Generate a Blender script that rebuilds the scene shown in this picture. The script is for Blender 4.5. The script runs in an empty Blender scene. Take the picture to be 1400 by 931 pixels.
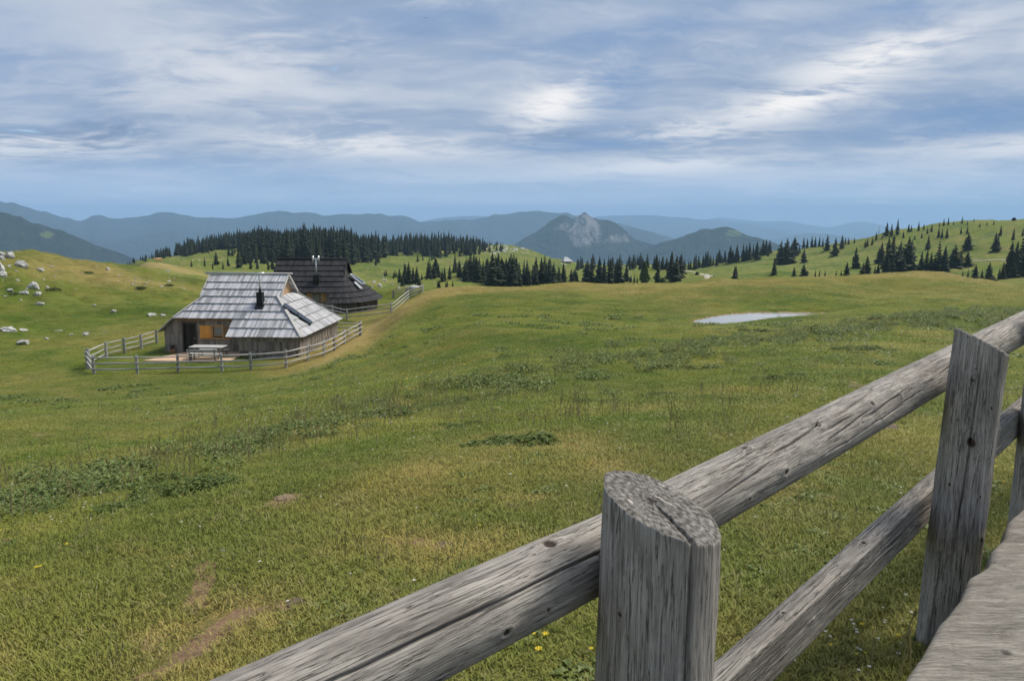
import bpy, bmesh, math, random
import numpy as np
from mathutils import Vector, Matrix, Quaternion
R = math.radians
SC = bpy.context.scene
COL = SC.collection
random.seed(7)
RNG = np.random.default_rng(11)

# ------------------------------------------------------------------ camera
FPX, CXP, CYP, HORIZON = 1068.0, 700.0, 465.5, 292.0      # focal length and centre in photograph pixels
PITCH = math.atan((CYP - HORIZON) / FPX)
cd = bpy.data.cameras.new('camera')
cam = bpy.data.objects.new('camera', cd); COL.objects.link(cam)
cam.location = (0, 0, 0); cam.rotation_euler = (R(90) - PITCH, 0, 0)
cd.sensor_width = 36; cd.lens = 36 * FPX / 1400.0
cd.clip_start = 0.05; cd.clip_end = 90000
cd.dof.use_dof = True; cd.dof.focus_distance = 9.0; cd.dof.aperture_fstop = 22.0
SC.camera = cam

# ------------------------------------------------------------------ world, sun, exposure
SUN_EL, SUN_AZ = R(53), R(62)                          # azimuth clockwise from the viewing direction (+Y)
SKY_STRENGTH = 0.1
W = bpy.data.worlds.new('World'); SC.world = W; W.use_nodes = True
W.cycles.sampling_method = 'MANUAL'; W.cycles.sample_map_resolution = 512

class NT:
    def __init__(s, tree):
        s.t = tree; s.n = tree.nodes; s.l = tree.links
    def new(s, kind, **kw):
        n = s.n.new(kind)
        for k, v in kw.items(): setattr(n, k, v)
        return n
    def link(s, a, b): s.l.new(a, b)
    def inp(s, node, key, v):
        sock = node.inputs[key]
        if isinstance(v, bpy.types.NodeSocket): s.link(v, sock)
        elif v is not None:
            if isinstance(v, (tuple, list)) and len(v) == 3 and sock.type == 'RGBA': v = (*v, 1)
            sock.default_value = v
    def math(s, op, a, b=None, c=None, clamp=False):
        n = s.new('ShaderNodeMath', operation=op, use_clamp=clamp)
        s.inp(n, 0, a); s.inp(n, 1, b)
        if c is not None: s.inp(n, 2, c)
        return n.outputs[0]
    def vmath(s, op, a, b=None):
        n = s.new('ShaderNodeVectorMath', operation=op)
        s.inp(n, 0, a)
        if b is not None: s.inp(n, 3 if op == 'SCALE' else 1, b)
        return n.outputs[0]
    def mix(s, f, a, b, blend='MIX'):
        n = s.new('ShaderNodeMix', data_type='RGBA', blend_type=blend)
        s.inp(n, 0, f); s.inp(n, 6, a); s.inp(n, 7, b)
        return n.outputs[2]
    def noise(s, vec, scale, detail=4, rough=.55, dist=0.0):
        n = s.new('ShaderNodeTexNoise')
        if vec is not None: s.link(vec, n.inputs['Vector'])
        s.inp(n, 'Scale', scale); s.inp(n, 'Detail', detail); s.inp(n, 'Roughness', rough); s.inp(n, 'Distortion', dist)
        return n.outputs['Fac']
    def ramp(s, fac, a, b):                              # smooth 0..1 between a and b
        n = s.new('ShaderNodeMapRange', interpolation_type='SMOOTHSTEP')
        s.inp(n, 0, fac); s.inp(n, 1, a); s.inp(n, 2, b)
        return n.outputs[0]
    def scalev(s, vec, v):
        return s.vmath('MULTIPLY', vec, tuple(v))
    def attr(s, name):
        return s.new('ShaderNodeAttribute', attribute_name=name)

def build_world():
    w = NT(W.node_tree); w.n.clear()
    out = w.new('ShaderNodeOutputWorld'); bg = w.new('ShaderNodeBackground')
    w.link(bg.outputs[0], out.inputs[0]); bg.inputs[1].default_value = SKY_STRENGTH
    sky = w.new('ShaderNodeTexSky', sky_type='NISHITA')
    sky.sun_disc = False; sky.sun_elevation = SUN_EL; sky.sun_rotation = SUN_AZ
    sky.altitude = 1600
    tc = w.new('ShaderNodeTexCoord')
    d = tc.outputs['Generated']
    sep = w.new('ShaderNodeSeparateXYZ'); w.link(d, sep.inputs[0])
    x, y, z = sep.outputs
    zc = w.math('ADD', w.math('MAXIMUM', z, 0.0), 0.13)
    cmb = w.new('ShaderNodeCombineXYZ')
    w.link(w.math('DIVIDE', x, zc), cmb.inputs[0]); w.link(w.math('DIVIDE', y, zc), cmb.inputs[1])
    cmb.inputs[2].default_value = 3.7
    p = cmb.outputs[0]                                   # a point on a flat cloud deck
    warp = w.new('ShaderNodeTexNoise'); w.inp(warp, 'Scale', .9); w.inp(warp, 'Detail', 3); w.link(p, warp.inputs['Vector'])
    pw = w.vmath('ADD', p, w.vmath('SCALE', w.vmath('SUBTRACT', warp.outputs['Color'], (.5, .5, .5)), .9))
    A = w.noise(w.scalev(pw, (.55, .85, 1)), 0.50, 4, .5, .3)
    B = w.noise(w.scalev(pw, (.75, 1.15, 1)), 1.05, 7, .55, .25)
    Cn = w.noise(w.scalev(pw, (1.0, 1.5, 1)), 3.4, 7, .60, .3)
    dens = w.math('ADD', w.math('MULTIPLY', A, .60), w.math('ADD', w.math('MULTIPLY', B, .32), w.math('MULTIPLY', Cn, .13)))
    dark, mid, pale = (.130, .192, .305), (.245, .318, .445), (.42, .465, .545)
    col = w.mix(w.ramp(dens, .38, .50), dark, mid)
    col = w.mix(w.ramp(dens, .48, .62), col, pale)
    # sunlit openings between the cloud banks, low in the sky over the right hand mountains
    def lobe(az, el, saz, sel, rot=0.0):
        azn = w.math('ARCTAN2', x, y)
        eln = w.math('ARCSINE', z)
        a = w.math('SUBTRACT', azn, R(az)); e = w.math('SUBTRACT', eln, R(el))
        if rot:
            c_, s_ = math.cos(R(rot)), math.sin(R(rot))
            a, e = (w.math('ADD', w.math('MULTIPLY', a, c_), w.math('MULTIPLY', e, s_)),
                    w.math('SUBTRACT', w.math('MULTIPLY', e, c_), w.math('MULTIPLY', a, s_)))
        a = w.math('DIVIDE', a, R(saz)); e = w.math('DIVIDE', e, R(sel))
        q = w.math('ADD', w.math('MULTIPLY', a, a), w.math('MULTIPLY', e, e))
        return w.math('EXPONENT', w.math('MULTIPLY', q, -1.0))
    bright = None
    for L, k in ((lobe(3.2, 7.7, 3.6, 1.5, 18), .95), (lobe(19, 7.2, 5.0, 1.1, 10), .95), (lobe(24, 9.7, 5.0, 1.3, 14), .85), (lobe(36, 10, 3.0, 1.0, 0), .9), (lobe(-10.5, 4.8, 8.0, 1.1, -3), .62), (lobe(-32, 4.1, 8, 1.0, 3), .6),
                 (lobe(11, 3.3, 7, .6, 2), .55), (lobe(34, 4.2, 7, .8, 2), .6), (lobe(-19, 9.0, 9, 2.6, 8), .38), (lobe(-17, 15.2, 6, .9, 0), .75), (lobe(13, 5.6, 6, 1.0, 5), .6), (lobe(31, 14, 5, 1.2, 10), .35), (lobe(-1, 15.5, 5, .9, 12), .4)):
        v = w.math('MULTIPLY', L, k)
        bright = v if bright is None else w.math('MAXIMUM', bright, v)
    Dn = w.noise(w.scalev(pw, (1.0, 1.4, 1)), 9.0, 6, .65, .4)
    fray = w.ramp(w.math('ADD', w.math('MULTIPLY', B, .45), w.math('ADD', w.math('MULTIPLY', Cn, .38), w.math('MULTIPLY', Dn, .17))), .41, .55)
    col = w.mix(w.math('MULTIPLY', w.ramp(w.math('ADD', w.math('MULTIPLY', Cn, .6), w.math('MULTIPLY', Dn, .4)), .50, .66), .22), col, (.50, .53, .58))
    bfac = w.math('MULTIPLY', bright, w.math('ADD', w.math('MULTIPLY', fray, 1.0), .12), clamp=True)
    col = w.mix(bfac, col, (.76, .74, .73))
    band = None
    for L, k in ((lobe(-13, 3.1, 15, .8, 1), .65), (lobe(5.6, 4.8, 6.5, .5, 2), .9), (lobe(29, 5.7, 8, 1.5, 3), .85), (lobe(9, 12.2, 9, 1.2, 8), .8), (lobe(-35, 9, 8, 4.0, 0), .8), (lobe(-27, 14.9, 13, 1.0, 2), .6), (lobe(-5, 13.0, 8, 1.3, 6), .55),
                 (lobe(7.5, 8.8, 3.2, 2.4, 30), .75), (lobe(26, 12.6, 9, 1.1, 8), .6), (lobe(14, 10.5, 6, .9, 12), .5)):
        v = w.math('MULTIPLY', L, k)
        band = v if band is None else w.math('MAXIMUM', band, v)
    col = w.mix(w.math('MULTIPLY', band, w.math('ADD', w.math('MULTIPLY', fray, -.45), 1.0), clamp=True), col, (.15, .25, .43))
    # the clear strip at the horizon
    hz = w.math('SUBTRACT', 1.0, w.ramp(z, .01, .085))
    col = w.mix(w.math('MULTIPLY', hz, .5), col, (.42, .56, .77))
    cloud = w.vmath('SCALE', col, 1.0 / SKY_STRENGTH * 0.63)
    # a few thin places let the blue sky itself through
    thin = w.math('SUBTRACT', 1.0, w.ramp(w.math('ADD', w.math('MULTIPLY', Cn, .6), w.math('MULTIPLY', A, .4)), .30, .42))
    w.link(w.mix(w.math('MULTIPLY', thin, .5), cloud, sky.outputs[0]), bg.inputs[0])
build_world()

sd = bpy.data.lights.new('sun', 'SUN'); sun = bpy.data.objects.new('sun', sd); COL.objects.link(sun)
sd.energy = 2.1; sd.angle = R(24); sd.color = (1.0, .93, .81)
sdir = Vector((math.cos(SUN_EL) * math.sin(SUN_AZ), math.cos(SUN_EL) * math.cos(SUN_AZ), math.sin(SUN_EL)))
sun.rotation_euler = (-sdir).to_track_quat('-Z', 'Y').to_euler()
sun.location = (40, -20, 60)
SC.view_settings.view_transform = 'Standard'; SC.view_settings.look = 'None'
SC.view_settings.exposure = 1.06; SC.view_settings.gamma = 1.0
SC.render.engine = 'CYCLES'
cy = SC.cycles
cy.use_denoising = True
try: cy.denoiser = 'OPENIMAGEDENOISE'
except Exception: pass
cy.max_bounces = 6; cy.diffuse_bounces = 3; cy.glossy_bounces = 3; cy.transmission_bounces = 4; cy.volume_bounces = 2
cy.transparent_max_bounces = 8; cy.use_adaptive_sampling = True; cy.adaptive_threshold = 0.02
cy.sample_clamp_indirect = 6
SC.render.film_transparent = False

# ------------------------------------------------------------------ pixel rays and smooth noise
SP, CP = math.sin(PITCH), math.cos(PITCH)
def ray(u, v):
    dv = v - CYP
    return np.array([u - CXP, FPX * CP - dv * SP, -FPX * SP - dv * CP])
def az_of(u, v=385): r = ray(u, v); return math.atan2(r[0], r[1])
def tan_of(u, v): r = ray(u, v); return r[2] / math.hypot(r[0], r[1])

def _hash(ix, iy, seed):
    with np.errstate(over='ignore'):
        h = (ix.astype(np.int64) * 374761393 + iy.astype(np.int64) * 668265263 + seed * 974634777) & 0xFFFFFFFF
        h = ((h ^ (h >> 13)) * 1274126177) & 0xFFFFFFFF
        h = h ^ (h >> 16)
    return (h & 0xFFFFFF) / float(0xFFFFFF)
def vnoise(x, y, seed=0):
    x = np.asarray(x, float); y = np.asarray(y, float)
    ix = np.floor(x); iy = np.floor(y); fx = x - ix; fy = y - iy
    fx = fx * fx * fx * (fx * (fx * 6 - 15) + 10); fy = fy * fy * fy * (fy * (fy * 6 - 15) + 10)
    a = _hash(ix, iy, seed); b = _hash(ix + 1, iy, seed); c = _hash(ix, iy + 1, seed); d = _hash(ix + 1, iy + 1, seed)
    return (a * (1 - fx) + b * fx) * (1 - fy) + (c * (1 - fx) + d * fx) * fy - .5
def fbm(x, y, octv=4, seed=0, gain=.5):
    s = 0; a = 1.0; f = 1.0
    for o in range(octv):
        s = s + a * vnoise(x * f + 17.3 * o, y * f - 9.1 * o, seed + o); a *= gain; f *= 2.03
    return s
def smooth(a, b, x):
    t = np.clip((x - a) / (b - a), 0, 1); return t * t * (3 - 2 * t)

def pchip(xs, ys, x):
    xs = np.asarray(xs, float); ys = np.asarray(ys, float)
    h = np.diff(xs); dl = np.diff(ys) / h
    m = np.zeros_like(ys)
    for i in range(1, len(xs) - 1):
        if dl[i - 1] * dl[i] > 0:
            w1 = 2 * h[i] + h[i - 1]; w2 = h[i] + 2 * h[i - 1]
            m[i] = (w1 + w2) / (w1 / dl[i - 1] + w2 / dl[i])
    m[0] = dl[0]; m[-1] = dl[-1]
    x = np.clip(x, xs[0], xs[-1])
    k = np.clip(np.searchsorted(xs, x, side='right') - 1, 0, len(xs) - 2)
    t = (x - xs[k]) / h[k]
    return (ys[k] * (2 * t**3 - 3 * t**2 + 1) + h[k] * m[k] * (t**3 - 2 * t**2 + t)
            + ys[k + 1] * (-2 * t**3 + 3 * t**2) + h[k] * m[k + 1] * (t**3 - t**2))

# ------------------------------------------------------------------ lie of the land: feature lines (u, v, distance) or (u, None, distance, height)
ROWS = [
 [(-300, None, .4, -1.50), (1700, None, .4, -1.48)],
 [(-300, None, 2.2, -1.62), (300, None, 2.2, -1.56), (700, None, 2.2, -1.52), (1700, None, 2.2, -1.44)],
 [(-300, None, 5, -2.02), (0, None, 5, -1.98), (700, None, 5, -1.82), (1200, None, 5, -1.74), (1700, None, 5, -1.62)],
 [(-300, None, 9, -2.8), (0, 665, 9.5), (330, 600, 11.3), (700, 530, 14), (1000, 480, 22), (1300, 440, 36), (1700, None, 36, -4.2)],
 [(-300, None, 21, -5.0), (0, 585, 21), (250, 550, 26.5), (400, 527, 28.5), (540, 500, 28), (700, 470, 27), (900, 455, 32), (1100, 446, 39.5), (1400, 415, 55), (1700, None, 55, -4.9)],
 [(-300, None, 55, -9.0), (0, 505, 55), (120, 500, 53.5), (250, 497, 51.4), (380, 493, 50.5), (440, 478, 53), (490, 455, 60), (560, 425, 57), (700, 425, 45),
  (850, 434, 45), (945, 441, 45), (1030, 438, 45), (1110, 434, 46.5), (1250, 408, 58), (1400, 400, 66), (1700, None, 66, -5.2)],
 [(-300, None, 75, -8.0), (0, 440, 75), (100, 438, 74), (200, 432, 74), (300, 428, 76), (400, 424, 78), (460, 421, 82), (520, 424, 74), (560, 412, 66), (600, 405, 62),
  (700, 403, 60), (850, 406, 58), (1000, 411, 55), (1100, 412, 54), (1200, 398, 67), (1400, 396, 73), (1700, None, 73, -5.5)],
 [(-300, None, 100, -3.0), (0, 349, 100), (80, 357, 108), (160, 360, 112), (200, 371, 110), (250, 384, 106), (290, 392, 104), (400, 396, 106), (480, 395, 100),
  (520, 400, 94), (560, 397, 78), (585, 395, 72), (700, 393, 70), (800, 390, 70), (900, 388, 72), (1000, 385, 75), (1100, 380, 78), (1200, 377, 82), (1260, 376, 84),
  (1330, 382, 84), (1400, 390, 82), (1700, None, 82, -6.2)],
 [(-300, None, 170, -14), (0, None, 170, -14), (150, None, 165, -16), (200, None, 150, -13.5), (250, None, 135, -11.5), (300, None, 135, -12.5), (400, None, 140, -13),
  (520, None, 140, -14), (600, None, 125, -15), (800, None, 130, -18), (1000, None, 140, -20), (1200, None, 150, -20), (1400, None, 150, -18), (1700, None, 150, -16)],
 [(-300, None, 280, -28), (0, None, 280, -28), (150, None, 280, -26), (200, 366, 300), (250, 378, 220), (300, 382, 230), (400, 385, 240), (520, 388, 240), (600, 390, 230),
  (700, 388, 260), (800, 385, 280), (900, 382, 300), (1000, 381, 300), (1100, 376, 310), (1200, 372, 320), (1300, 374, 320), (1400, 378, 300), (1700, None, 300, -18)],
 [(-300, None, 500, -75), (0, None, 520, -80), (150, None, 520, -45), (190, 362, 480), (250, 357, 480), (330, 348, 500), (400, 350, 500), (450, 353, 480), (520, 362, 430),
  (600, 358, 480), (700, 356, 520), (760, 364, 560), (800, 370, 560), (900, 369, 540), (950, 370, 500), (1000, 365, 460), (1100, 356, 450), (1200, 349, 440), (1300, 344, 430),
  (1400, 342, 400), (1700, None, 380, -10)],
 [(-300, None, 800, -140), (0, None, 820, -150), (150, None, 760, -62), (190, 360, 720), (250, 349, 780), (330, 338, 820), (450, 333, 820), (550, 337, 800), (600, 338, 780),
  (680, 338, 760), (740, 350, 760), (775, 358, 760), (830, 367, 760), (900, 366, 720), (950, 363, 640), (1000, 357, 620), (1060, 345, 620), (1120, 337, 620), (1180, 328, 620),
  (1230, 317, 600), (1300, 308, 580), (1350, 303, 570), (1400, 300, 560), (1700, None, 520, 4)],
 [(-300, None, 1300, -250), (150, None, 1200, -180), (700, None, 1250, -190), (1100, None, 1000, -120), (1400, None, 950, -90), (1700, None, 900, -60)],
 [(-300, None, 2600, -480), (1700, None, 2600, -480)],
 [(-300, None, 24000, -560), (1700, None, 24000, -560)],
]
def row_tables():
    T = []
    for row in ROWS:
        a, d, z = [], [], []
        for e in row:
            if e[1] is None: a.append(az_of(e[0])); d.append(e[2]); z.append(e[3])
            else: a.append(az_of(e[0], e[1])); d.append(e[2]); z.append(tan_of(e[0], e[1]) * e[2])
        T.append((a, np.log(d), z))
    return T
RT = row_tables()
POND_Z = -5.93
POND_PX = [(946, 440.5), (965, 442.5), (985, 443.5), (1008, 441.5), (1030, 438.5), (1062, 435), (1092, 433), (1118, 430.5), (1128, 428.6), (1105, 428), (1075, 427.6), (1035, 427.8), (1000, 429.6), (975, 433.5), (956, 437.5)]
def on_level(u, v, z): r = ray(u, v); k = z / r[2]; return r[0] * k, r[1] * k
POND = np.array([on_level(u, v, POND_Z) for u, v in POND_PX])
def poly_sd(P, x, y):                                   # signed distance to a polygon, negative inside
    d = np.full(np.shape(x), 1e9); ins = np.zeros(np.shape(x), bool)
    n = len(P)
    for i in range(n):
        ax, ay = P[i]; bx, by = P[(i + 1) % n]
        ex, ey = bx - ax, by - ay
        t = np.clip(((x - ax) * ex + (y - ay) * ey) / (ex * ex + ey * ey), 0, 1)
        d = np.minimum(d, np.hypot(x - ax - t * ex, y - ay - t * ey))
        c = ((ay > y) != (by > y)) & (x < (bx - ax) * (y - ay) / (by - ay + 1e-12) + ax)
        ins ^= c
    return np.where(ins, -d, d)

AZS = np.concatenate([np.linspace(-math.pi, R(-47), 46)[:-1], np.linspace(R(-47), R(47), 620), np.linspace(R(47), math.pi, 46)[1:]])
LDS = np.concatenate([np.linspace(math.log(.4), math.log(3), 70)[:-1], np.linspace(math.log(3), math.log(130), 330)[:-1], np.linspace(math.log(130), math.log(1400), 130)[:-1], np.linspace(math.log(1400), math.log(24000), 24)])
GREY_HUT = (-13.4, 49.0); DARK_HUT = (-17.0, 72.0)
def land_grid():
    na, nd = len(AZS), len(LDS)
    Z = np.zeros((na, nd))
    rows_d = np.array([pchip(a, d, np.clip(AZS, a[0], a[-1])) for a, d, z in RT])
    rows_z = np.array([pchip(a, z, np.clip(AZS, a[0], a[-1])) for a, d, z in RT])
    back = smooth(R(60), R(130), np.abs(AZS))           # behind the camera both sides run together
    rows_d = rows_d * (1 - back) + rows_d.mean(axis=1, keepdims=True) * back
    rows_z = rows_z * (1 - back) + (rows_z[:, :1] * .5 + rows_z[:, -1:] * .5) * back
    for i in range(na):
        Z[i] = pchip(rows_d[:, i], rows_z[:, i], LDS)
    A, L = np.meshgrid(AZS, LDS, indexing='ij')
    D = np.exp(L); X = D * np.sin(A); Y = D * np.cos(A)
    # uneven ground
    near = smooth(1.5, 5, D)
    Z += near * (.10 * fbm(X * .55, Y * .55, 4, 3) + .28 * fbm(X * .12, Y * .12, 3, 5) * smooth(6, 25, D))
    Z += smooth(45, 80, D) * (.5 * fbm(X * .2, Y * .2, 4, 8))
    Z += smooth(105, 300, D) * (5.0 * fbm(X * .012, Y * .012, 4, 21) + 1.6 * fbm(X * .05, Y * .05, 3, 24))
    left = smooth(R(-14), R(-22), A) * smooth(62, 85, D) * (1 - smooth(115, 140, D))
    Z += left * (1.1 * np.maximum(fbm(X * .13, Y * .13, 4, 31), -.1) + .35 * fbm(X * .5, Y * .5, 3, 35))
    # level places the huts were set on
    for (hx, hy, z0, r0, r1) in ((-18.3, 53.2, -9.12, 7.0, 11.5), (-17.5, 76.5, -9.2, 7.5, 12.0)):
        m = 1 - smooth(r0, r1, np.hypot((X - hx) * .95, Y - hy))
        Z = Z * (1 - m) + (z0 + .06 * fbm(X * .6, Y * .6, 3, 41)) * m
    sdp = poly_sd(POND, X, Y)
    m = 1 - smooth(-.1, 2.6, sdp)
    bank = POND_Z + np.where(sdp < 0, -.02 + .25 * np.maximum(sdp, -1), .10 * smooth(0, .5, sdp) + .05 * vnoise(X * 2, Y * 2, 51))
    Z = Z * (1 - m) + bank * m
    return X, Y, Z, A, D, sdp
LX, LY, LZ, LA, LD, LSD = land_grid()
def ground_z(x, y):
    x = np.asarray(x, float); y = np.asarray(y, float)
    a = np.arctan2(x, y); l = np.log(np.maximum(np.hypot(x, y), .4))
    i = np.clip(np.searchsorted(AZS, a) - 1, 0, len(AZS) - 2); j = np.clip(np.searchsorted(LDS, l) - 1, 0, len(LDS) - 2)
    fa = np.clip((a - AZS[i]) / (AZS[i + 1] - AZS[i]), 0, 1); fl = np.clip((np.exp(l) - np.exp(LDS[j])) / (np.exp(LDS[j + 1]) - np.exp(LDS[j])), 0, 1)
    return (LZ[i, j] * (1 - fa) + LZ[i + 1, j] * fa) * (1 - fl) + (LZ[i, j + 1] * (1 - fa) + LZ[i + 1, j + 1] * fa) * fl
def hit(u, v, dmin=1.0, dmax=1600.0):
    r = ray(u, v); h = math.hypot(r[0], r[1])
    ds = np.exp(np.linspace(math.log(dmin), math.log(dmax), 1600))
    xs = r[0] / h * ds; ys = r[1] / h * ds; zs = r[2] / h * ds
    below = zs < ground_z(xs, ys)
    k = int(np.argmax(below))
    if not below.any(): return None
    return float(xs[k]), float(ys[k]), float(ground_z(xs[k], ys[k]))

# ------------------------------------------------------------------ materials
MATS = {}
def mat(name, fn):
    if name in MATS: return MATS[name]
    m = bpy.data.materials.new(name); m.use_nodes = True
    t = NT(m.node_tree); t.n.clear()
    out = t.new('ShaderNodeOutputMaterial'); b = t.new('ShaderNodeBsdfPrincipled')
    t.link(b.outputs[0], out.inputs[0]); b.inputs['Roughness'].default_value = .85
    b.inputs['Specular IOR Level'].default_value = .25
    fn(t, b, out); MATS[name] = m
    return m
def bump(t, b, h, strength=.5, dist=.01):
    n = t.new('ShaderNodeBump'); t.inp(n, 'Strength', strength); t.inp(n, 'Distance', dist)
    t.link(h, n.inputs['Height']); t.link(n.outputs[0], b.inputs['Normal'])
def pos(t): return t.new('ShaderNodeNewGeometry').outputs['Position']
def objc(t): return t.new('ShaderNodeTexCoord').outputs['Object']

GREEN, LUSH, DRYC, SOIL = (.102, .160, .020), (.056, .106, .015), (.32, .245, .092), (.26, .165, .09)
def grass_colour(t, p, dry, lush):
    n0 = t.noise(p, .045, 3); n1 = t.noise(p, .35, 5, .6); n2 = t.noise(p, 2.2, 5, .65); n3 = t.noise(p, 14, 4, .7)
    c = t.mix(t.ramp(n1, .36, .64), GREEN, (.148, .170, .026))
    c = t.mix(t.ramp(t.math('ADD', t.math('MULTIPLY', n0, .5), t.math('MULTIPLY', n1, .5)), .56, .40), c, LUSH)
    n4 = t.noise(t.scalev(p, (.75, 1.7, 1)), .9, 5, .65, .4)
    c = t.mix(t.math('MULTIPLY', t.ramp(n4, .47, .33), .6), c, (.048, .075, .012))
    c = t.mix(t.math('MULTIPLY', t.ramp(n4, .55, .70), .35), c, (.20, .19, .045))
    f = t.math('ADD', t.math('MULTIPLY', t.ramp(n2, .50, .72), .38), dry)
    f = t.math('MULTIPLY', f, t.math('ADD', t.math('MULTIPLY', n3, .9), .5), clamp=True)
    c = t.mix(f, c, DRYC)
    c = t.mix(t.math('MULTIPLY', lush, t.ramp(n2, .3, .6)), c, LUSH)
    c = t.mix(t.math('MULTIPLY', t.ramp(n3, .55, .35), .35), c, (.050, .070, .014))
    return c, n2, n3
def m_ground(t, b, out):
    p = pos(t)
    at = t.attr('cover'); sp = t.new('ShaderNodeSeparateColor'); t.link(at.outputs['Color'], sp.inputs[0])
    c, n2, n3 = grass_colour(t, p, sp.outputs[0], sp.outputs[2])
    s = t.ramp(t.math('ADD', sp.outputs[1], t.math('MULTIPLY', t.math('SUBTRACT', t.noise(p, 3.5, 6, .7), .5), .9)), .42, .62)
    sc = t.mix(t.noise(p, 9, 5, .7), (.20, .125, .07), (.44, .30, .18))
    t.link(t.mix(s, c, sc), b.inputs['Base Color'])
    b.inputs['Roughness'].default_value = .95; b.inputs['Specular IOR Level'].default_value = .1
    bump(t, b, t.math('ADD', t.noise(p, 20, 6, .75), t.math('MULTIPLY', t.noise(p, 1.2, 5, .6), 2.0)), .9, .06)
def m_grass(t, b, out):
    p = pos(t); oi = t.new('ShaderNodeObjectInfo')
    at = t.new('ShaderNodeAttribute', attribute_name='tone', attribute_type='INSTANCER')
    sp = t.new('ShaderNodeSeparateColor'); t.link(at.outputs['Color'], sp.inputs[0])
    c, n2, n3 = grass_colour(t, p, sp.outputs[0], sp.outputs[2])
    bl = t.attr('blade').outputs['Fac']
    c = t.mix(t.math('MULTIPLY', t.ramp(bl, .35, 1.0), .40), c, (.30, .33, .055))
    c = t.mix(1.0, c, (1.42, 1.42, 1.35), 'MULTIPLY')
    c = t.mix(t.ramp(sp.outputs[1], 0, 1), c, (.36, .32, .15))
    t.link(c, b.inputs['Base Color'])
    nm = t.vmath('NORMALIZE', t.vmath('ADD', t.vmath('SCALE', t.new('ShaderNodeNewGeometry').outputs['Normal'], .55), (0, 0, .8)))
    t.link(nm, b.inputs['Normal'])
    b.inputs['Roughness'].default_value = .6; b.inputs['Specular IOR Level'].default_value = .2
    tr = t.new('ShaderNodeBsdfTranslucent'); t.link(c, tr.inputs[0])
    ms = t.new('ShaderNodeMixShader'); ms.inputs[0].default_value = .3
    t.link(b.outputs[0], ms.inputs[1]); t.link(tr.outputs[0], ms.inputs[2]); t.link(ms.outputs[0], out.inputs[0])
def m_leaf(col, col2):
    def f(t, b, out):
        p = pos(t); oi = t.new('ShaderNodeObjectInfo')
        n = t.noise(p, 7, 3, .7)
        c = t.mix(t.ramp(n, .35, .65), col, col2)
        c = t.mix(t.math('MULTIPLY', oi.outputs['Random'], .35), c, (col2[0] * 1.25, col2[1] * 1.15, col2[2]))
        t.link(c, b.inputs['Base Color']); b.inputs['Roughness'].default_value = .55
        nm = t.vmath('NORMALIZE', t.vmath('ADD', t.vmath('SCALE', t.new('ShaderNodeNewGeometry').outputs['Normal'], .7), (0, 0, .6)))
        t.link(nm, b.inputs['Normal'])
        tr = t.new('ShaderNodeBsdfTranslucent'); t.link(c, tr.inputs[0])
        ms = t.new('ShaderNodeMixShader'); ms.inputs[0].default_value = .25
        t.link(b.outputs[0], ms.inputs[1]); t.link(tr.outputs[0], ms.inputs[2]); t.link(ms.outputs[0], out.inputs[0])
    return f
def m_spruce(t, b, out):
    oi = t.new('ShaderNodeObjectInfo'); p = pos(t)
    n = t.noise(p, .6, 4, .7)
    c = t.mix(t.ramp(n, .35, .7), (.010, .018, .011), (.030, .044, .020))
    c = t.mix(t.math('MULTIPLY', oi.outputs['Random'], .55), c, (.055, .062, .024))
    t.link(c, b.inputs['Base Color']); b.inputs['Roughness'].default_value = .8
def m_plain(col, rough=.8, metal=0, spec=.3):
    def f(t, b, out):
        p = objc(t)
        n = t.noise(p, 6, 5, .65)
        c = t.mix(t.ramp(n, .3, .7), tuple(x * .82 for x in col), tuple(min(1, x * 1.15) for x in col))
        t.link(c, b.inputs['Base Color']); b.inputs['Roughness'].default_value = rough
        b.inputs['Metallic'].default_value = metal; b.inputs['Specular IOR Level'].default_value = spec
    return f
def m_boards(dark, light, grain=(9, 9, 1.2)):
    def f(t, b, out):                                    # each board carries its own tone in the attribute 'tone'
        p = objc(t)
        tn = t.attr('tone').outputs['Fac']
        n = t.noise(t.scalev(p, grain), 2.2, 6, .7); n2 = t.noise(p, 1.1, 4, .6)
        f_ = t.math('ADD', t.math('MULTIPLY', tn, .42), t.math('ADD', t.math('MULTIPLY', n, .62), t.math('MULTIPLY', n2, .45)))
        c = t.mix(t.ramp(f_, .35, 1.05), dark, light)
        t.link(c, b.inputs['Base Color']); b.inputs['Roughness'].default_value = .78
        bump(t, b, n, .35, .02)
    return f
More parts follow.
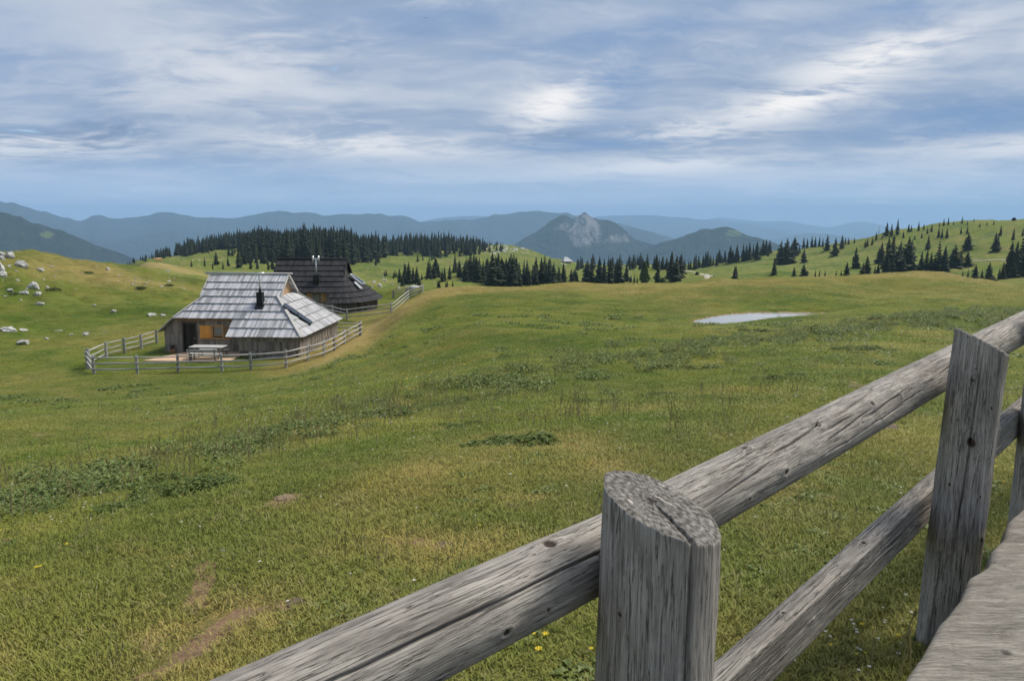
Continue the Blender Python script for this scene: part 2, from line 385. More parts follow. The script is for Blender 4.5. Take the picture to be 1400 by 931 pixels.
def m_log(t, b, out):                                    # weathered spruce log, local Z along the grain
    p = objc(t)
    kn = t.attr('knot').outputs['Fac']; cap = t.attr('cap').outputs['Fac']
    warp = t.noise(t.scalev(p, (6, 6, 2)), 1.0, 3, .5)
    pv = t.vmath('ADD', p, t.vmath('SCALE', t.vmath('SUBTRACT', t.new('ShaderNodeCombineXYZ').outputs[0], (0, 0, 0)), warp))
    g1 = t.noise(t.scalev(p, (130, 130, 7.0)), 1.0, 6, .7, .5)
    g2 = t.noise(t.scalev(p, (420, 420, 26)), 1.0, 4, .7)
    g3 = t.noise(t.scalev(p, (15, 15, 4.5)), 1.0, 6, .68, .8)
    f = t.math('ADD', t.math('MULTIPLY', g1, .50), t.math('ADD', t.math('MULTIPLY', g2, .22), t.math('MULTIPLY', g3, .45)))
    big = t.noise(t.scalev(p, (7, 7, 3.0)), 1.0, 4, .6, .5)
    f = t.math('ADD', f, t.math('MULTIPLY', t.math('SUBTRACT', big, .5), .35))
    c = t.mix(t.ramp(f, .30, .84), (.075, .064, .054), (.50, .46, .41))
    def lines(sc, wd, k):
        q = t.noise(t.scalev(p, sc), 1.0, 4, .55, .3); d_ = t.math('ABSOLUTE', t.math('SUBTRACT', q, k))
        return t.math('SUBTRACT', 1.0, t.ramp(d_, .0, wd))
    chk = t.math('MULTIPLY', t.math('MAXIMUM', lines((55, 55, 1.4), .018, .5), lines((120, 120, 4.0), .020, .46)), t.ramp(g3, .36, .52))
    c = t.mix(t.math('MULTIPLY', chk, .85), c, (.035, .03, .027))
    c = t.mix(t.math('MULTIPLY', t.ramp(g3, .55, .75), .35), c, (.25, .19, .14))
    sp = t.ramp(t.noise(t.scalev(p, (38, 38, 9)), 1.0, 3, .5), .70, .76)
    c = t.mix(t.math('MULTIPLY', sp, .5), c, (.55, .53, .50))
    c = t.mix(t.ramp(kn, .25, .9), c, (.05, .035, .028))
    # sawn end: rays and blotches
    at = t.new('ShaderNodeSeparateXYZ'); t.link(p, at.inputs[0])
    ang = t.math('ARCTAN2', at.outputs[0], at.outputs[1])
    rad = t.math('SQRT', t.math('ADD', t.math('MULTIPLY', at.outputs[0], at.outputs[0]), t.math('MULTIPLY', at.outputs[1], at.outputs[1])))
    cv = t.new('ShaderNodeCombineXYZ'); t.link(t.math('MULTIPLY', ang, 15.0), cv.inputs[0]); t.link(t.math('MULTIPLY', rad, 16.0), cv.inputs[1])
    rays = t.noise(cv.outputs[0], 1.0, 5, .7)
    rw = t.new('ShaderNodeTexNoise'); t.inp(rw, 'Scale', 130); t.link(p, rw.inputs['Vector']); t.inp(rw, 'Detail', 5)
    ring = t.math('SINE', t.math('ADD', t.math('MULTIPLY', rad, 400.0), t.math('MULTIPLY', g3, 7.0)))
    ef = t.math('ADD', t.math('MULTIPLY', rays, .62), t.math('ADD', t.math('MULTIPLY', rw.outputs[0], .6), t.math('MULTIPLY', ring, .05)))
    ec = t.mix(t.ramp(ef, .42, .92), (.050, .045, .040), (.34, .318, .29))
    blot = t.ramp(t.noise(p, 42, 2, .4), .68, .74)
    ec = t.mix(t.math('MULTIPLY', blot, .7), ec, (.58, .52, .46))
    t.link(t.mix(cap, c, ec), b.inputs['Base Color'])
    b.inputs['Roughness'].default_value = .82; b.inputs['Specular IOR Level'].default_value = .2
    h = t.math('SUBTRACT', t.math('ADD', t.math('MULTIPLY', g1, 1.0), t.math('MULTIPLY', g2, .7)), t.math('MULTIPLY', chk, .8))
    h = t.mix(cap, h, ef)
    bump(t, b, h, .6, .005)
def m_bench(t, b, out):
    p = objc(t)
    n1 = t.noise(t.scalev(p, (5, 14, 8)), 1.0, 7, .7, 1.2); n2 = t.noise(t.scalev(p, (9, 120, 60)), 1.0, 6, .7, .6); n3 = t.noise(t.scalev(p, (60, 300, 60)), 1.0, 4, .7)
    q_ = t.noise(t.scalev(p, (3, 42, 20)), 1.0, 4, .6, .5); ln = t.math('MULTIPLY', t.math('SUBTRACT', 1.0, t.ramp(t.math('ABSOLUTE', t.math('SUBTRACT', q_, .5)), 0, .014)), t.ramp(n1, .45, .6))
    f = t.math('ADD', t.math('MULTIPLY', n1, .5), t.math('ADD', t.math('MULTIPLY', n2, .42), t.math('MULTIPLY', n3, .25)))
    c = t.mix(t.ramp(f, .40, .78), (.085, .074, .062), (.36, .33, .285))
    c = t.mix(t.math('MULTIPLY', ln, .8), c, (.04, .035, .03))
    kn = t.attr('knot').outputs['Fac']
    c = t.mix(kn, c, (.05, .043, .038))
    t.link(c, b.inputs['Base Color']); b.inputs['Roughness'].default_value = .85
    bump(t, b, t.math('SUBTRACT', t.math('ADD', t.math('MULTIPLY', n1, .5), t.math('ADD', n2, n3)), ln), .5, .006)
def m_rock(t, b, out):
    p = objc(t)
    n = t.noise(p, 1.6, 6, .7); n2 = t.noise(p, 6, 5, .7)
    f = t.math('ADD', t.math('MULTIPLY', n, .6), t.math('MULTIPLY', n2, .4))
    c = t.mix(t.ramp(f, .36, .60), (.16, .16, .15), (.62, .61, .58))
    t.link(c, b.inputs['Base Color']); b.inputs['Roughness'].default_value = .9
    bump(t, b, n2, .6, .08)
def m_water(t, b, out):
    p = pos(t)
    b.inputs['Base Color'].default_value = (.30, .31, .31, 1); b.inputs['Roughness'].default_value = .03
    b.inputs['Specular IOR Level'].default_value = .5; b.inputs['IOR'].default_value = 1.33
    bump(t, b, t.noise(t.scalev(p, (1, 2.2, 1)), 3, 4, .6), .12, .03)
def m_mount(forest, meadow, rockc, rock_bias):
    def f(t, b, out):
        p = pos(t)
        n1 = t.noise(p, .0022, 6, .6); n2 = t.noise(p, .012, 5, .65); n3 = t.noise(p, .05, 3, .6)
        at = t.attr('cover'); sp = t.new('ShaderNodeSeparateColor'); t.link(at.outputs['Color'], sp.inputs[0])
        c = t.mix(t.ramp(n2, .35, .65), tuple(x * .7 for x in forest), forest)
        c = t.mix(t.ramp(t.math('ADD', sp.outputs[0], t.math('MULTIPLY', t.math('SUBTRACT', n1, .5), 1.4)), .50, .62), c, meadow)
        rv = t.noise(t.scalev(p, (1.0, .5, .35)), .022, 6, .7, .8)
        k = t.math('ADD', t.math('MULTIPLY', sp.outputs[1], .85), t.math('MULTIPLY', t.math('SUBTRACT', rv, .5), 2.4))
        c = t.mix(t.math('MULTIPLY', t.ramp(k, .42, .95), .85), c, t.mix(n3, tuple(x * .5 for x in rockc), rockc))
        t.link(c, b.inputs['Base Color']); b.inputs['Roughness'].default_value = .95
        b.inputs['Specular IOR Level'].default_value = .05
        bump(t, b, t.math('ADD', n2, t.math('MULTIPLY', n3, .4)), .8, 60)
    return f

# ------------------------------------------------------------------ object helpers
def tag(o, label=None, cat=None, group=None, kind=None):
    if label: o['label'] = label
    if cat: o['category'] = cat
    if group: o['group'] = group
    if kind: o['kind'] = kind
    return o
def empty(name, loc, rz=0.0):
    o = bpy.data.objects.new(name, None); COL.objects.link(o)
    o.location = loc; o.rotation_euler = (0, 0, rz); o.empty_display_size = .3
    return o
def link_mesh(name, me, m, parent=None):
    o = bpy.data.objects.new(name, me); COL.objects.link(o)
    if m: me.materials.append(m)
    if parent: o.parent = parent
    return o
class MB:
    def __init__(s): s.v = []; s.f = []; s.tone = []
    def add(s, vs, fs, tone=.5):
        n = len(s.v); s.v += [tuple(p) for p in vs]; s.f += [tuple(i + n for i in f) for f in fs]; s.tone += [tone] * len(vs)
    def hexa(s, a, b, tone=.5):                          # two quads of corners, bottom a and top b
        s.add(list(a) + list(b), [(3, 2, 1, 0), (4, 5, 6, 7), (0, 1, 5, 4), (1, 2, 6, 5), (2, 3, 7, 6), (3, 0, 4, 7)], tone)
    def box(s, c, d, tone=.5, rz=0.0, bev=0.0):
        x, y, z = d[0] / 2, d[1] / 2, d[2] / 2
        q = [(-x, -y), (x, -y), (x, y), (-x, y)]
        ca, sa = math.cos(rz), math.sin(rz)
        q = [(c[0] + ca * a - sa * b_, c[1] + sa * a + ca * b_) for a, b_ in q]
        s.hexa([(a, b_, c[2] - z) for a, b_ in q], [(a, b_, c[2] + z) for a, b_ in q], tone)
    def bar(s, p0, p1, w, h, tone=.5, up=(0, 0, 1)):     # straight bar between two points
        p0 = Vector(p0); p1 = Vector(p1); d = (p1 - p0).normalized(); u = Vector(up)
        sdv = d.cross(u).normalized(); u = sdv.cross(d).normalized()
        def ring(p): return [p + sdv * (a * w / 2) + u * (b_ * h / 2) for a, b_ in ((-1, -1), (1, -1), (1, 1), (-1, 1))]
        s.hexa(ring(p0), ring(p1), tone)
    def tube(s, pts, rads, n=8, tone=.5, cap=True):
        base = len(s.v); pts = [Vector(p) for p in pts]
        for i, p in enumerate(pts):
            d = (pts[min(i + 1, len(pts) - 1)] - pts[max(i - 1, 0)]).normalized()
            a = d.cross(Vector((0, 0, 1)) if abs(d.z) < .95 else Vector((1, 0, 0))).normalized(); b_ = a.cross(d)
            for k in range(n):
                th = 2 * math.pi * k / n
                s.v.append(tuple(p + (a * math.cos(th) + b_ * math.sin(th)) * rads[i])); s.tone.append(tone)
        for i in range(len(pts) - 1):
            for k in range(n):
                a0 = base + i * n + k; a1 = base + i * n + (k + 1) % n
                s.f.append((a0, a1, a1 + n, a0 + n))
        if cap:
            s.f.append(tuple(base + k for k in reversed(range(n)))); e = base + (len(pts) - 1) * n
            s.f.append(tuple(e + k for k in range(n)))
    def build(s, name, m, parent=None, smooth=False):
        me = bpy.data.meshes.new(name); me.from_pydata(s.v, [], s.f); me.update()
        at = me.attributes.new('tone', 'FLOAT', 'POINT'); at.data.foreach_set('value', np.array(s.tone, np.float32))
        if smooth: me.shade_smooth()
        o = link_mesh(name, me, m, parent)
        return o
def np_mesh(name, V, F, m, attrs=None, smooth=True, parent=None):
    me = bpy.data.meshes.new(name)
    V = np.asarray(V, np.float32); F = np.asarray(F, np.int32)
    me.vertices.add(len(V)); me.vertices.foreach_set('co', V.ravel())
    k = F.shape[1]
    me.loops.add(F.size); me.loops.foreach_set('vertex_index', F.ravel())
    me.polygons.add(len(F)); me.polygons.foreach_set('loop_start', np.arange(0, F.size, k, dtype=np.int32))
    me.polygons.foreach_set('loop_total', np.full(len(F), k, np.int32))
    me.update(calc_edges=True); me.validate()
    for an, (typ, val) in (attrs or {}).items():
        a = me.attributes.new(an, typ, 'POINT')
        a.data.foreach_set('color' if typ == 'FLOAT_COLOR' else 'value', np.asarray(val, np.float32).ravel())
    if smooth: me.shade_smooth()
    return link_mesh(name, me, m, parent)
def grid_faces(n, m, wrap=False):
    i, j = np.meshgrid(np.arange(n - (0 if wrap else 1)), np.arange(m - 1), indexing='ij')
    i2 = (i + 1) % n
    return np.stack([i * m + j, i2 * m + j, i2 * m + j + 1, i * m + j + 1], -1).reshape(-1, 4)

# ------------------------------------------------------------------ the ground: one sheet
def px_patch(X, Y, u, v, ru, rv, A, D):
    h = hit(u, v)
    if h is None: return 0 * X
    s = math.hypot(h[0], h[1]) / FPX
    return np.exp(-(((X - h[0]) / (ru * s)) ** 2 + ((Y - h[1]) / (rv * s * 3.0)) ** 2))
def blob(X, Y, pts, w):                                  # soft stroke along ground points given as photo pixels
    P = [hit(u, v) for u, v in pts]; best = np.full(np.shape(X), 1e9)
    for a, b_ in zip(P[:-1], P[1:]):
        ex, ey = b_[0] - a[0], b_[1] - a[1]
        t = np.clip(((X - a[0]) * ex + (Y - a[1]) * ey) / (ex * ex + ey * ey + 1e-9), 0, 1)
        best = np.minimum(best, np.hypot(X - a[0] - t * ex, Y - a[1] - t * ey))
    return np.exp(-(best / w) ** 2)
def cover(X, Y):
    A = np.arctan2(X, Y); D = np.hypot(X, Y)
    dry = .03 + .55 * np.clip(fbm(X * .10, Y * .10, 4, 61) + .02, 0, 1) + .6 * np.clip(fbm(X * .6, Y * .6, 3, 65) - .08, 0, 1)
    soil = np.zeros_like(X); lush = np.zeros_like(X)
    for pts, w, k in (([(430, 500), (500, 462), (545, 425), (600, 402)], 3.2, 1.15), ([(400, 512), (470, 480)], 1.2, .9), ([(600, 396), (800, 391), (1000, 386)], 6, .7),
                      ([(1180, 378), (1260, 377), (1340, 383)], 5, .7), ([(130, 372), (180, 380), (240, 392)], 5, .5), ([(560, 620), (700, 600), (860, 640)], .5, .35),
                      ([(540, 745), (640, 755)], .28, .8), ([(820, 640), (800, 650)], .25, .5), ([(330, 640), (420, 600), (560, 545)], .5, .3), ([(1100, 640), (1010, 700)], .35, .4),
                      ([(200, 360), (225, 365), (255, 372)], 9, .8), ([(300, 900), (340, 840)], .3, .5), ([(500, 690), (600, 640)], .4, .45)):
        dry += k * blob(X, Y, pts, w)
    for pts, w, k in (([(282, 772), (278, 800), (262, 835)], .06, 1.0), ([(335, 838), (290, 868), (262, 892)], .085, 1.0), ([(215, 875), (200, 885)], .08, .7), ([(210, 928), (190, 931)], .09, .7),
                      ([(575, 742), (610, 748)], .13, .62), ([(393, 681), (380, 690)], .12, .9), ([(398, 824), (412, 826)], .075, 1.0), ([(425, 505), (470, 478), (520, 440)], 1.0, .44), ([(45, 594), (80, 595)], .15, .8),
                      ([(1200, 588), (1225, 580)], .09, .8), ([(1160, 520), (1190, 530)], .2, .55), ([(1120, 678), (1140, 682)], .08, .6), ([(0, 742), (6, 743)], .12, .9), ([(695, 690), (700, 692)], .05, .9)):
        soil += k * blob(X, Y, pts, w)
    soil += .52 * np.exp(-((poly_sd(POND, X, Y) - .1) / .32) ** 2) + np.where(poly_sd(POND, X, Y) < 0, 1, 0)
    stain = smooth(R(-19), R(-24), A) * smooth(85, 95, D) * (1 - smooth(112, 125, D))
    dry += .28 * stain * np.clip(.5 + fbm(X * .12, Y * .12, 3, 71) * 2, 0, 1)
    for u, v, w in ((60, 560, 4), (200, 540, 5), (100, 430, 8), (330, 520, 4), (40, 620, 2)):
        h = hit(u, v)
        lush += .6 * np.exp(-((X - h[0]) ** 2 + (Y - h[1]) ** 2) / w ** 2)
    return np.clip(dry, 0, 1), np.clip(soil, 0, 1), np.clip(lush, 0, 1)
def make_ground():
    na, nd = LX.shape
    V = np.stack([LX, LY, LZ], -1).reshape(-1, 3)
    F = grid_faces(na, nd)[:, ::-1]
    dry, soil, lush = cover(LX.ravel(), LY.ravel())
    colr = np.stack([dry, soil, lush, np.ones_like(dry)], -1)
    # close the small hole under the camera
    V = np.vstack([V, [[0, 0, float(LZ[:, 0].mean())]]]); colr = np.vstack([colr, [[.1, 0, 0, 1]]])
    c = len(V) - 1
    o = np_mesh('ground', V, F, mat('meadow', m_ground), {'cover': ('FLOAT_COLOR', colr)})
    tag(o, kind='structure')
    rim = MB(); ring = [tuple(V[i * nd]) for i in range(na)]
    rim.add([tuple(V[c])] + ring, [(0, i + 2, i + 1) for i in range(na - 1)])
    r = rim.build('footing_ground', MATS['meadow'], o)
    return o
GROUND = make_ground()
pm = MB(); pp = [(x, y, POND_Z) for x, y in POND]
cx, cyy = POND.mean(axis=0)
pp = [(cx + (x - cx) * 1.03, cyy + (y - cyy) * 1.06, z) for x, y, z in pp]
pm.add(pp, [tuple(range(len(pp)))])
tag(pm.build('water', mat('pond_water', m_water)), kind='structure')

# ------------------------------------------------------------------ mountains
def mountain(name, sil, dist, m, wf, wb, base=-540.0, nu=260, ns=46, amp=90.0, seed=0, rock=None, meadow=None, fold=1.0, dist2=None):
    us = np.linspace(sil[0][0], sil[-1][0], nu)
    su = [s[0] for s in sil]
    vs = pchip(su, [s[1] for s in sil], us)
    az = np.array([az_of(u, v) for u, v in zip(us, vs)])
    dd = dist + (us - us[0]) / (us[-1] - us[0]) * ((dist2 or dist) - dist)
    zc = np.array([tan_of(u, v) for u, v in zip(us, vs)]) * dd
    S = np.concatenate([np.linspace(-1, 0, ns), np.linspace(0, 1, 14)[1:]])
    V = []; CV = []
    crest_x = np.sin(az) * dd; crest_y = np.cos(az) * dd
    zc = zc + amp * .12 * fbm(us * .045, us * 0, 4, seed + 3) * np.clip((zc - base) / 500, .2, 1)
    n = len(us); mS = len(S)
    Sg = np.tile(S, (n, 1)); dg = dd[:, None] + np.where(Sg < 0, Sg * wf, Sg * wb)
    X = np.sin(az)[:, None] * dg; Y = np.cos(az)[:, None] * dg
    prof = np.where(Sg < 0, (1 + Sg) ** 1.25, (1 - Sg) ** 1.1)
    Z = base + (zc[:, None] - base) * prof
    sc = 1.0 / (amp * 7)
    rid = (1 - 2 * np.abs(fbm(X * sc, Y * sc * .6, 5, seed))) - .6
    Z += amp * fold * rid * np.sin(np.pi * np.clip(np.abs(Sg), 0, 1)) ** .8 * np.where(Sg < 0, 1, .6)
    Z = np.where(Sg == 0, zc[:, None], Z)
    VV = np.stack([X, Y, Z], -1).reshape(-1, 3)
    rk = np.zeros_like(X); md = np.zeros_like(X)
    U = np.tile(us[:, None], (1, mS)); PV = HORIZON - Z / dg * FPX
    for src, tgt in ((rock or [], rk), (meadow or [], md)):
        for (u, v, ru, rv, k) in src:
            tgt += k * np.exp(-((U - u) / ru) ** 2 - ((PV - v) / rv) ** 2) * (Sg <= .05)
    colr = np.stack([np.clip(md, 0, 1), np.clip(rk, 0, 1), 0 * rk, 0 * rk + 1], -1).reshape(-1, 4)
    o = np_mesh(name, VV, grid_faces(n, mS)[:, ::-1], m, {'cover': ('FLOAT_COLOR', colr)})
    return tag(o, kind='structure')
MF = mat('forest_slope', m_mount((.030, .040, .026), (.10, .13, .035), (.42, .41, .40), 0))
MP = mat('crag_slope', m_mount((.030, .042, .024), (.085, .115, .033), (.33, .31, .305), 0))
mountain('forested_ridge', [(-500, 258), (-250, 272), (0, 291), (50, 305), (100, 321), (150, 341), (195, 357), (260, 384), (340, 420)], 3400, MF, 1500, 1500, seed=5, amp=110,
         meadow=[(62, 317, 14, 5, .8), (30, 314, 14, 4, .6)])
mountain('blue_range', [(-600, 280), (-300, 276), (-100, 275), (0, 278), (30, 282), (60, 290), (100, 301), (130, 296), (165, 299), (200, 294), (235, 290), (270, 296), (300, 300), (330, 298), (385, 288), (420, 291), (470, 295),
         (520, 293), (545, 296), (580, 302), (640, 301), (690, 292), (740, 290), (790, 296), (850, 308), (920, 326), (1000, 350)], 8600, MF, 3600, 3000, seed=15, amp=230, nu=420)
mountain('far_summit', [(520, 320), (560, 307), (610, 298), (650, 295), (680, 299), (740, 310)], 14500, MF, 3000, 2500, seed=25, amp=160, nu=120)
mountain('crag', [(640, 372), (680, 352), (705, 333), (730, 318), (752, 303), (772, 292), (782, 297), (790, 295), (800, 290), (809, 296), (820, 301), (838, 304), (852, 312), (862, 322), (872, 328), (895, 334), (930, 345), (980, 372)], 4600, MP, 1250, 1100,
         seed=33, amp=120, nu=300, ns=70, rock=[(802, 320, 30, 18, .62), (768, 311, 9, 10, .9), (801, 314, 17, 17, 1.15), (796, 300, 9, 10, 1.0), (842, 327, 20, 8, .95), (858, 318, 6, 9, .6), (790, 330, 10, 8, .5), (812, 306, 6, 8, .5)], fold=1.25)
mountain('green_hill', [(820, 372), (860, 352), (895, 336), (925, 327), (958, 315), (972, 312), (988, 310), (1005, 315), (1040, 327), (1080, 339), (1130, 353), (1200, 375)], 4100, MP, 1150, 1100, seed=43, amp=95,
         meadow=[(1005, 317, 20, 7, .9), (965, 320, 14, 5, .5)], nu=220)
mountain('blue_shoulder', [(800, 330), (840, 318), (866, 312), (884, 315), (910, 327), (960, 342), (1020, 362)], 7600, MF, 2200, 2000, seed=53, amp=140, nu=140)
mountain('pale_range', [(740, 312), (800, 298), (830, 295), (875, 294), (925, 297), (960, 300), (1010, 305), (1080, 315), (1180, 330)], 15500, MF, 3500, 3000, seed=63, amp=190, nu=200)
mountain('palest_range', [(860, 322), (930, 307), (965, 300), (985, 297), (1010, 300), (1045, 303), (1070, 302), (1100, 307), (1135, 311), (1160, 305), (1178, 303), (1200, 307), (1230, 313), (1290, 318), (1400, 322), (1600, 325)], 19500, MF, 3800, 3000, seed=73, amp=210, nu=260)
mountain('valley_range', [(1000, 340), (1060, 326), (1110, 319), (1150, 323), (1200, 330), (1300, 326), (1500, 322)], 11500, MF, 3000, 3000, seed=83, amp=160, nu=160)
# ------------------------------------------------------------------ haze: the air between here and the far ranges
def make_haze():
    m = bpy.data.materials.new('haze_air'); m.use_nodes = True
    t = NT(m.node_tree); t.n.clear()
    out = t.new('ShaderNodeOutputMaterial'); pv = t.new('ShaderNodeVolumePrincipled')
    t.inp(pv, 'Color', (.44, .68, 1.0)); t.inp(pv, 'Density', HAZE_DENSITY); t.inp(pv, 'Anisotropy', .0)
    t.link(pv.outputs[0], out.inputs['Volume'])
    b = MB(); b.box((0, 0, -197.5), (47000, 47000, 735))
    o = b.build('haze', m); o.display_type = 'WIRE'
    return tag(o, kind='stuff')
HAZE_DENSITY = 1.0 / 9500
make_haze()

# ------------------------------------------------------------------ spruces
def spruce_crown(seed, h=1.0, r=.17, levels=17, nb=9, bare=.06):
    rg = random.Random(seed); V = []; F = []
    for i in range(levels):
        t = i / (levels - 1)
        z = h * (bare + (1 - bare) * t)
        rr = r * ((1 - t) ** .82) * rg.uniform(.82, 1.12) + .006
        k = max(4, int(nb * (1 - .45 * t)))
        off = rg.uniform(0, 6.28); a0 = rg.uniform(0, 6.28)
        for j in range(k):
            if rg.random() < .10: continue
            a = off + 6.283 * j / k + rg.uniform(-.25, .25)
            L = rr * rg.choice((rg.uniform(.45, .9), rg.uniform(.8, 1.25), rg.uniform(.8, 1.25))); L *= 1 + .22 * math.cos(a - a0); w = rr * .42 + .008
            dz = -h * .045 * rg.uniform(.6, 1.5) * (1 - .5 * t); rise = h * .028
            ca, sa = math.cos(a), math.sin(a)
            def P(al, la, zz): return (ca * al - sa * la, sa * al + ca * la, z + zz)
            n = len(V)
            V += [P(0, 0, rise), P(L * .5, w, dz * .35), P(L, 0, dz), P(L * .5, -w, dz * .35), P(L * .55, 0, rise * .35 + dz * .1), P(L * .62, w * .5, dz - h * .022), P(L * .62, -w * .5, dz - h * .022)]
            F += [(n, n + 1, n + 4), (n + 1, n + 2, n + 4), (n + 4, n + 2, n + 3), (n, n + 4, n + 3), (n + 1, n + 5, n + 2), (n + 3, n + 2, n + 6)]
    # leader
    n = len(V); V += [(-.006, 0, h * .97), (.006, 0, h * .97), (0, .006, h * .97), (0, 0, h * 1.045)]
    F += [(n, n + 1, n + 3), (n + 1, n + 2, n + 3), (n + 2, n, n + 3)]
    return V, F
def tri_mesh(name, V, F):
    me = bpy.data.meshes.new(name); me.from_pydata(V, [], F); me.update(); return me
M_SPR = mat('spruce_needles', m_spruce); M_BARK = mat('spruce_bark', m_plain((.055, .042, .034)))
CROWNS = []
for i, (r, nb, lv) in enumerate(((.17, 9, 18), (.20, 9, 17), (.235, 10, 16), (.185, 8, 19), (.26, 10, 15), (.155, 8, 19), (.22, 8, 13), (.19, 11, 22), (.145, 7, 15))):
    V, F = spruce_crown(100 + i, 1.0, r, lv, nb, .05 + .03 * (i % 3))
    me = tri_mesh('crown', V, F); me.materials.append(M_SPR); CROWNS.append(me)
tk = MB(); tk.tube([(0, 0, -.05), (0, 0, .3), (0, 0, .95)], [.017, .013, .003], 6); TRUNK = tk.build('trunk', M_BARK)
TRUNK_ME = TRUNK.data; bpy.data.objects.remove(TRUNK)
TREES = []                                               # (x, y, z, height, width factor)
def spruce(x, y, z, h, label, group, wide=1.0, rg=random):
    TREES.append((h / math.hypot(x, y), x, y, z, h, label, group, wide))
def plant_spruce(x, y, z, h, label, group, wide, rg=random):
    size = 'low young' if h < 7 else ('tall' if h > 15.5 else ('short' if h < 10.5 else 'mid sized'))
    label = label.replace('dark spruce', size + (' broad' if wide > 1.2 else (' slender' if wide < 1.06 else '')) + ' dark spruce')
    e = empty('spruce_tree', (x, y, z - .15), rg.uniform(0, 6.28)); tag(e, label, 'spruce', group)
    s = Vector((h * wide, h * wide, h))
    c = bpy.data.objects.new('crown', rg.choice(CROWNS)); COL.objects.link(c); c.parent = e; c.scale = s
    t = bpy.data.objects.new('trunk', TRUNK_ME); COL.objects.link(t); t.parent = e; t.scale = (h, h, h)
    return e
def tree_px(u, vt, vb, label, group, dmin=190, wide=1.0):
    p = hit(u, vb, dmin)
    if p is None: p = hit(u, vb + 6, dmin)
    if p is None: return
    y = p[1]; h = (vb - vt) * y / (FPX * CP) * 1.0
    spruce(p[0], p[1], p[2], max(2.5, h), label, group, wide)
rt = random.Random(5)
G_R = 'spruces on the hill with the cart track'
Z7 = [(20, 290, 360), (85, 180, 265), (120, 175, 265), (150, 170, 240), (182, 170, 235), (165, 172, 238), (203, 255, 335), (235, 175, 285), (262, 165, 287), (285, 185, 280), (300, 155, 245), (250, 200, 288), (325, 165, 212), (345, 155, 210), (362, 160, 208), (384, 150, 205), (400, 152, 204),
      (420, 150, 202), (436, 158, 203), (457, 145, 220), (495, 160, 247), (528, 145, 210), (545, 155, 192), (560, 155, 190), (588, 155, 184), (345, 210, 280), (298, 295, 353), (345, 280, 351), (400, 310, 349), (420, 325, 349), (447, 315, 349), (500, 325, 349), (524, 318, 348), (550, 275, 347),
      (593, 205, 305), (640, 165, 205), (650, 155, 200), (673, 150, 192), (692, 130, 170), (720, 138, 165), (645, 245, 345), (628, 275, 345), (742, 85, 152), (765, 90, 150), (793, 70, 146), (822, 125, 160), (847, 90, 132), (860, 95, 130), (895, 80, 126), (877, 142, 168), (910, 128, 160), (937, 105, 140),
      (957, 90, 130), (920, 90, 120), (990, 105, 157), (1007, 115, 160), (1030, 110, 160), (1015, 65, 102), (1037, 60, 97), (1063, 75, 97), (995, 82, 105), (1103, 55, 90), (1128, 75, 98), (1160, 62, 82), (1188, 85, 110), (1222, 78, 99), (1255, 75, 98), (1098, 105, 140), (1128, 100, 140), (1130, 135, 217), (1115, 165, 217),
      (1287, 100, 150), (1260, 135, 226), (1272, 150, 220), (1348, 110, 170), (1393, 110, 150), (715, 180, 282), (705, 205, 282), (742, 160, 336), (765, 150, 332), (790, 200, 338), (800, 180, 335), (820, 230, 342), (840, 160, 334), (858, 170, 270), (700, 280, 340), (685, 290, 342), (740, 240, 345), (770, 250, 343), (870, 270, 342), (905, 225, 335), (930, 210, 336),
      (950, 230, 338), (940, 145, 215), (985, 180, 340), (1015, 200, 342), (970, 250, 340), (1065, 190, 300), (1055, 210, 302), (1095, 220, 297), (1127, 220, 297), (1165, 285, 362), (1130, 310, 357), (1105, 315, 355), (1198, 305, 352), (1230, 275, 367), (1297, 275, 357), (1280, 300, 358), (1330, 180, 346), (1320, 230, 346), (1355, 180, 347), (1345, 250, 350), (1385, 150, 342), (1375, 210, 345), (1397, 230, 345)]
for x, a, b_ in Z7:
    near_rim = b_ > 325
    tree_px(1000 + x / 3.5, 280 + a / 3.5, 280 + b_ / 3.5, 'dark spruce at the foot of the grassy hill, behind the meadow crest' if near_rim else 'dark spruce standing on the open grassy hill above the pond',
            'spruces at the foot of the grassy hill' if near_rim else 'spruces on the open grassy hill', wide=rt.uniform(1.15, 1.5) * (1.25 if b_ - a < 45 else 1.05))
# the hollow between the two hills
def cluster(u0, u1, vt, vb0, vb1, n, label, group, wide=1.0, taper=.25):
    for k in range(n):
        u = rt.uniform(u0, u1); vb = rt.uniform(vb0, vb1)
        c = 1 - taper * abs(2 * (u - u0) / (u1 - u0) - 1) ** 1.5
        hpx = (vb1 - vt) * c * rt.uniform(.65, 1.12)
        tree_px(u, vb - hpx, vb, label, group, wide=wide * rt.uniform(1.05, 1.45))
L1 = 'dark spruce in the hollow between the two hills'; G1 = 'spruces in the hollow between the hills'
for a in ((660, 691, 352, 388, 394, 16), (667, 727, 357, 384, 394, 32), (707, 776, 361, 382, 394, 34), (781, 799, 366, 385, 391, 5), (801, 828, 356, 386, 393, 9), (833, 857, 352, 384, 391, 8), (860, 872, 376, 386, 390, 3),
          (787, 828, 350, 366, 371, 12), (830, 868, 348, 364, 371, 12), (868, 912, 350, 362, 370, 16), (893, 900, 350, 386, 389, 1), (914, 933, 345, 378, 386, 8), (596, 622, 380, 391, 395, 5), (733, 760, 380, 390, 394, 4)):
    cluster(*a, L1, G1)
L2 = 'dark spruce in the row along the rise beside the cart track'; G2 = 'spruces in a row beside the cart track'
for k in range(34):
    u = 921 + k * 3.9 + rt.uniform(-1.5, 1.5); base = 371 - (u - 935) / 115 * 21
    tree_px(u, base - rt.uniform(13, 24), base + rt.uniform(-2, 1), L2, G2, wide=rt.uniform(1.0, 1.3))
tree_px(1004, 363, 383.5, 'lone spruce on the open slope beside the pale cart track', None, wide=1.15)
